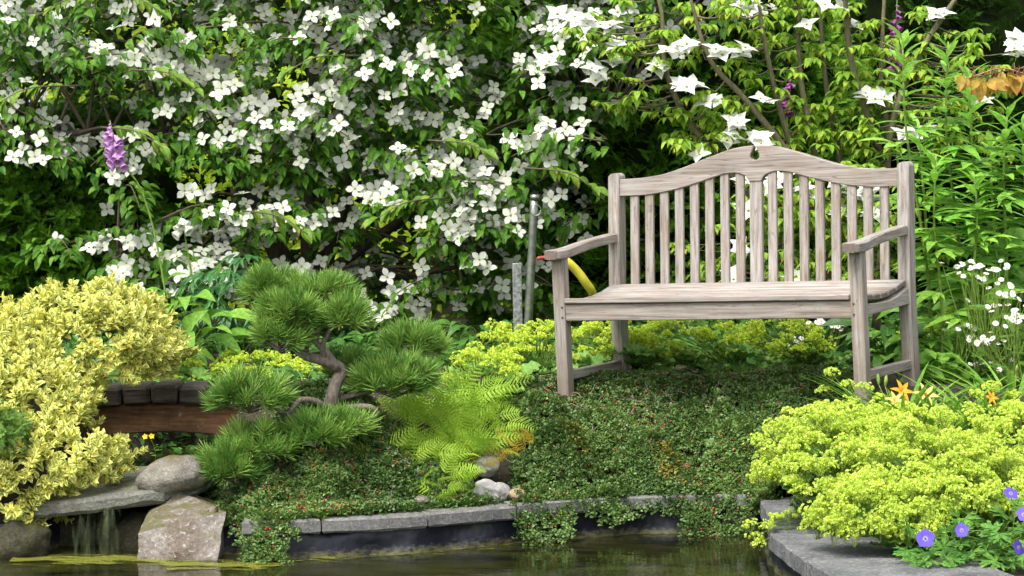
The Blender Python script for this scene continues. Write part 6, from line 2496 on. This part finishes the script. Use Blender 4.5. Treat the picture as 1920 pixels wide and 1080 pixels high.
def geranium():
    base = np.array((1.738, 9.95, -0.443))
    base[2] = -0.39
    root = thing('geranium', 'violet-blue cranesbill with cut leaves in the lower right corner', 'plant', tuple(base))
    n = 200
    lp = np.stack([U(1.42, 2.05, n), U(9.7, 10.2, n), U(-0.42, -0.24, n)], 1)
    lp[:, 2] += 0.08 * sstep(1.6, 2.0, lp[:, 0])
    d = np.stack([RNG.normal(0, 0.6, n), U(-1, 0.1, n), U(-0.4, 0.4, n)], 1)
    parts('leaf', palm5(), M_GER_LEAF, lp, frames(d, np.array([0, -0.55, 0.8]) + RNG.normal(0, 0.25, (n, 3))), U(0.04, 0.07, n), root, 300)
    pt = leaf_tpl(4, 0.95, 0.04, 0.10, lambda t: np.sin(np.pi * np.clip(t, 0, 1) ** 1.7) ** 0.6)
    it = [(pt, rotz(k * 1.2566) @ rotx(0.18), (0, 0, 0.01 * k), 1.0, 0, 0) for k in range(5)]
    it.append((ball_tpl(0.12, 1), np.eye(3), (0, 0, 0.1), 1.0, 1, 0))
    T = combine(it)
    fp = np.array([(1.477, 9.72, -0.281), (1.606, 9.72, -0.251), (1.804, 9.85, -0.137), (1.815, 9.75, -0.318), (1.842, 9.8, -0.206), (1.389, 9.7, -0.397)])[:5]
    nn = nrm(np.array([(-0.1, -0.9, 0.35), (0.05, -0.9, 0.3), (0.2, -0.6, 0.7), (0.55, -0.7, 0.3), (0.1, -0.8, 0.5)]))
    parts('flower', T, [M_GER, M_STEM], fp, frames(np.cross(nn, [0.3, 0.2, 1.0]), nn), np.array([0.036, 0.028, 0.03, 0.03, 0.03]), root, 300, True)
    b = Bag()
    for f in fp:
        b.tube([base + np.array([U(-.1, .1), 0, 0]), (base + f) / 2 + np.array([0.05, -0.05, 0.05]), f + np.array([0, 0.01, -0.004])], [0.0025, 0.0016, 0.0012], 5)
    for k in range(30):
        b.tube([base, (base + lp[k]) / 2 + np.array([0, 0, 0.03]), lp[k]], [0.0022, 0.0013], 4, 0, 0.5, 3, False)
    b.build('stems', M_STEM, root, True, stuff=True)


geranium()


def monkey_flower():
    base = np.array((-1.537, 11.75, -0.251))
    root = thing('monkey_flower', 'tiny yellow flower on a thin stalk under the bridge', 'flower', tuple(base))
    b = Bag()
    b.tube([base, (-1.535, 11.72, -0.195), (-1.548, 11.7, -0.146)], [0.002, 0.0012], 5)
    b.build('stem', M_STEM, root, True)
    M = leafmat('monkey_flower_petal', (0.80, 0.56, 0.01), (0.86, 0.64, 0.02), trans=0.25, rough=0.5, mott=0.05)
    pt = leaf_tpl(3, 0.9, 0.05, 0.1)
    T = combine([(pt, rotz(k * 1.2566) @ rotx(0.3), (0, 0, 0), 1.0, 0, 0) for k in range(5)])
    fp = np.array([(-1.572, 11.68, -0.13), (-1.545, 11.68, -0.128)])
    nn = nrm(np.array([(-0.2, -0.9, 0.3), (0.2, -0.9, 0.3)]))
    parts('petal_head', T, M, fp, frames(np.cross(nn, [0.1, 0.3, 1.0]), nn), np.array([0.014, 0.014]), root, 10, True)
    lp = np.array([(-1.537, 11.72, -0.195), (-1.529, 11.73, -0.219), (-1.542, 11.72, -0.206), (-1.533, 11.71, -0.171)])
    parts('leaf', leaf_tpl(4, 0.5, 0.1, 0.2, ovate), M_BROAD, lp, frames(np.array([(1, -0.3, 0.3), (-1, -0.3, 0.3), (-0.8, -0.6, 0.2), (0.8, -0.3, 0.4)]), [0, -0.3, 1.0]), np.array([0.025, 0.025, 0.02, 0.018]), root, 10)


monkey_flower()

# ---------------------------------------------------------------- orange-leaved branch at the right edge
M_ORANGE = leafmat('orange_leaf', (0.46, 0.32, 0.05), (0.62, 0.42, 0.09), tip=(0.62, 0.20, 0.06), tip0=0.9, trans=0.45, rough=0.5)
M_RED_TWIG = barkmat('reddish_twig', (0.30, 0.12, 0.06), (0.50, 0.24, 0.12), 120, 0.1)


def orange_branch():
    base = (2.75, 12.3, 0.0)
    root = thing('orange_leaved_shrub', 'shrub branch with hanging orange leaves and reddish twigs at the upper right edge', 'shrub', base)
    b = Bag()
    b.tube([(2.75, 12.3, -0.05), (2.85, 12.25, 0.7), (2.6, 12.2, 1.35), (2.35, 12.1, 1.46), (1.958, 12.0, 1.401)], [0.022, 0.016, 0.008, 0.005, 0.002], 7)
    b.build('branch', M_BARK, root, True)
    tb = Bag()
    ax = [(2.259, 12.05, 1.426), (2.148, 12.02, 1.453), (2.051, 12.0, 1.429), (1.97, 12.0, 1.401)]
    for k in range(16):
        s = U(0, 1)
        p = np.array(ax[0]) * (1 - s) + np.array(ax[-1]) * s
        tb.tube([p, p + np.array([U(-.02, .02), -0.02, 0.03]), p + np.array([U(-.04, .04), U(-.04, 0), U(0.03, 0.06)])], [0.0018, 0.001], 4, 0, 0.5, 2, False)
    tb.tube(ax, [0.004, 0.0025], 5)
    tb.build('fruit_stalks', M_RED_TWIG, root, True, stuff=True)
    n = 26
    s = U(0, 1, n)
    p = np.array(ax[0])[None] * (1 - s[:, None]) + np.array(ax[-1])[None] * s[:, None] + RNG.normal(0, 0.012, (n, 3))
    d = np.stack([RNG.normal(-0.15, 0.45, n), RNG.normal(-0.25, 0.3, n), U(-1.2, -0.25, n)], 1)
    parts('leaf', leaf_tpl(5, 0.5, 0.12, 0.1, ovate), M_ORANGE, p, frames(d, np.array([0, -1.0, 0.3]) + RNG.normal(0, 0.4, (n, 3))), U(0.065, 0.10, n), root, 300)


orange_branch()


# ---------------------------------------------------------------- pole, stake, hose behind the bench
M_STEEL = plainmat('galvanised_steel', (0.30, 0.33, 0.28), 0.32, 0.85, 0.5, 0.45, 25)
M_HOSE = plainmat('yellow_hose', (0.60, 0.55, 0.05), 0.4, 0, 0.5, 0.1, 30)
M_PAINT = plainmat('flaking_white_paint', (0.28, 0.30, 0.28), 0.7, 0, 0.3, 0.8, 60)
M_RED = plainmat('dull_red_plastic', (0.42, 0.07, 0.05), 0.4, 0, 0.5, 0.2, 40)


def pole():
    base = (0.074, 13.55, 0.14)
    root = thing('steel_pole', 'grey metal pole with a ring near its top, behind the left bench arm', 'pole', base)
    b = Bag()
    b.tube([(0.074, 13.55, 0.114), (0.095, 13.55, 0.511), (0.111, 13.55, 0.849)], [0.021, 0.021, 0.021], 14)
    b.build('tube', M_STEEL, root, True)
    b = Bag()
    c = np.array((0.116, 13.51, 0.792))
    a = np.linspace(0, 2 * math.pi, 25)
    b.tube(np.stack([c[0] + 0.027 * np.cos(a), np.full(25, c[1]), c[2] + 0.027 * np.sin(a)], 1), [0.0028, 0.0028], 6, 0, 0.5, 1)
    b.build('ring', M_STEEL, root, True)
    b = Bag()
    b.tube([(0.113, 13.55, 0.841), (0.113, 13.55, 0.868)], [0.024, 0.024], 14)
    b.build('cap', M_STEEL, root, True)


pole()
_v, _t = box_arr(-0.022, 0.022, -0.012, 0.012, 0.0, 0.42, 0.003)
_o = solid('stake', _v, _t, M_PAINT)
_o.location = (0.032, 13.7, 0.102)
_o.rotation_euler = (0, -0.02, 0.2)
tag(_o, 'flaking white-painted stake standing left of the metal pole', 'stake')
_b = Bag()
_b.tube([(0.209, 13.4, 0.571), (0.267, 13.4, 0.544), (0.319, 13.42, 0.496), (0.362, 13.44, 0.438), (0.4, 13.5, 0.376), (0.429, 13.75, 0.233), (0.443, 14.0, 0.107)], [0.022, 0.022], 12, 0, 0.5, 6)
_o = _b.build('garden_hose', M_HOSE, None, True)
tag(_o, 'yellow garden hose curving down behind the left front bench leg', 'hose')
_b = Bag()
_b.tube([(0.125, 13.35, 0.562), (0.156, 13.37, 0.564), (0.188, 13.39, 0.568), (0.212, 13.4, 0.571)], [0.008, 0.010, 0.011, 0.013], 10)
_o = _b.build('hose_connector', M_RED, None, True)
tag(_o, 'red hose fitting just under the left bench arm', 'hose fitting')


# ---------------------------------------------------------------- broad leaves and low undergrowth
def undergrowth(name, label, x0, x1, y0, y1, n, mat, size, zmax, tpl=None, cat='undergrowth'):
    x, y = U(x0, x1, n), U(y0, y1, n)
    g = ground_z(x, y)
    k = (poly_dist(x, y, POND) > 0.15)
    x, y, g = x[k], y[k], g[k]
    n = len(x)
    z = g + U(0.01, 1, n) * zmax * (0.5 + 0.5 * np.sin(5 * x) * np.cos(4 * y))
    d = np.stack([RNG.normal(0, 0.7, n), U(-1, 0.2, n), U(-0.5, 0.4, n)], 1)
    b = Bag()
    b.inst(tpl or leaf_tpl(4, 0.5, 0.1, 0.25, ovate), np.stack([x, y, z], 1), frames(d, np.array([0, -0.3, 1.0]) + RNG.normal(0, 0.3, (n, 3))), U(size[0], size[1], n))
    o = b.build(name, mat, None, False)
    tag(o, label, cat, kind='stuff')


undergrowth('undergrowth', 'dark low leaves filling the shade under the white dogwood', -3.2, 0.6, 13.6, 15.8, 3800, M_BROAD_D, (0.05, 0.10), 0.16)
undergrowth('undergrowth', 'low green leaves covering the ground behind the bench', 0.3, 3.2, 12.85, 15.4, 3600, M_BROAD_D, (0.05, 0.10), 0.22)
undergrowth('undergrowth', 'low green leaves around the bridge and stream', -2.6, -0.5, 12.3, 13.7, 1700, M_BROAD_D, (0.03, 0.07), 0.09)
undergrowth('undergrowth', 'bright green leaves at the foot of the tall stems', 1.75, 3.0, 12.2, 13.4, 900, M_BROAD, (0.06, 0.13), 0.30)
undergrowth('moss', 'moss and seedlings on the bare soil of the banks', -1.4, 1.4, 10.9, 12.9, 6000, M_COT, (0.008, 0.018), 0.012, leaf_tpl(2, 0.8, 0.1, 0.1), 'moss')


def broad_plant(label, base, n, size, mat=M_BROAD, spread=(0.16, 0.14, 0.16)):
    base = np.array(base, float)
    root = thing('broad_leaved_plant', label, 'plant', tuple(base))
    a = U(-2.9, -0.2, n)
    p = base + np.stack([np.cos(a) * spread[0] * U(0.3, 1, n), np.sin(a) * spread[1] * U(0.3, 1, n), U(0.2, 1.0, n) * spread[2]], 1)
    d = np.stack([np.cos(a), np.sin(a) * 0.7, U(-0.3, 0.5, n)], 1)
    parts('leaf', T_BROAD, mat, p, frames(d, np.array([0, -0.45, 0.9]) + RNG.normal(0, 0.2, (n, 3))), U(size[0], size[1], n), root, 300, True)
    b = Bag()
    for q in p:
        b.tube([base, (base + q) / 2 + np.array([0, 0, 0.03]), q], [0.003, 0.002], 4, 0, 0.5, 3, False)
    b.build('leaf_stalks', M_STEM, root, True, stuff=True)


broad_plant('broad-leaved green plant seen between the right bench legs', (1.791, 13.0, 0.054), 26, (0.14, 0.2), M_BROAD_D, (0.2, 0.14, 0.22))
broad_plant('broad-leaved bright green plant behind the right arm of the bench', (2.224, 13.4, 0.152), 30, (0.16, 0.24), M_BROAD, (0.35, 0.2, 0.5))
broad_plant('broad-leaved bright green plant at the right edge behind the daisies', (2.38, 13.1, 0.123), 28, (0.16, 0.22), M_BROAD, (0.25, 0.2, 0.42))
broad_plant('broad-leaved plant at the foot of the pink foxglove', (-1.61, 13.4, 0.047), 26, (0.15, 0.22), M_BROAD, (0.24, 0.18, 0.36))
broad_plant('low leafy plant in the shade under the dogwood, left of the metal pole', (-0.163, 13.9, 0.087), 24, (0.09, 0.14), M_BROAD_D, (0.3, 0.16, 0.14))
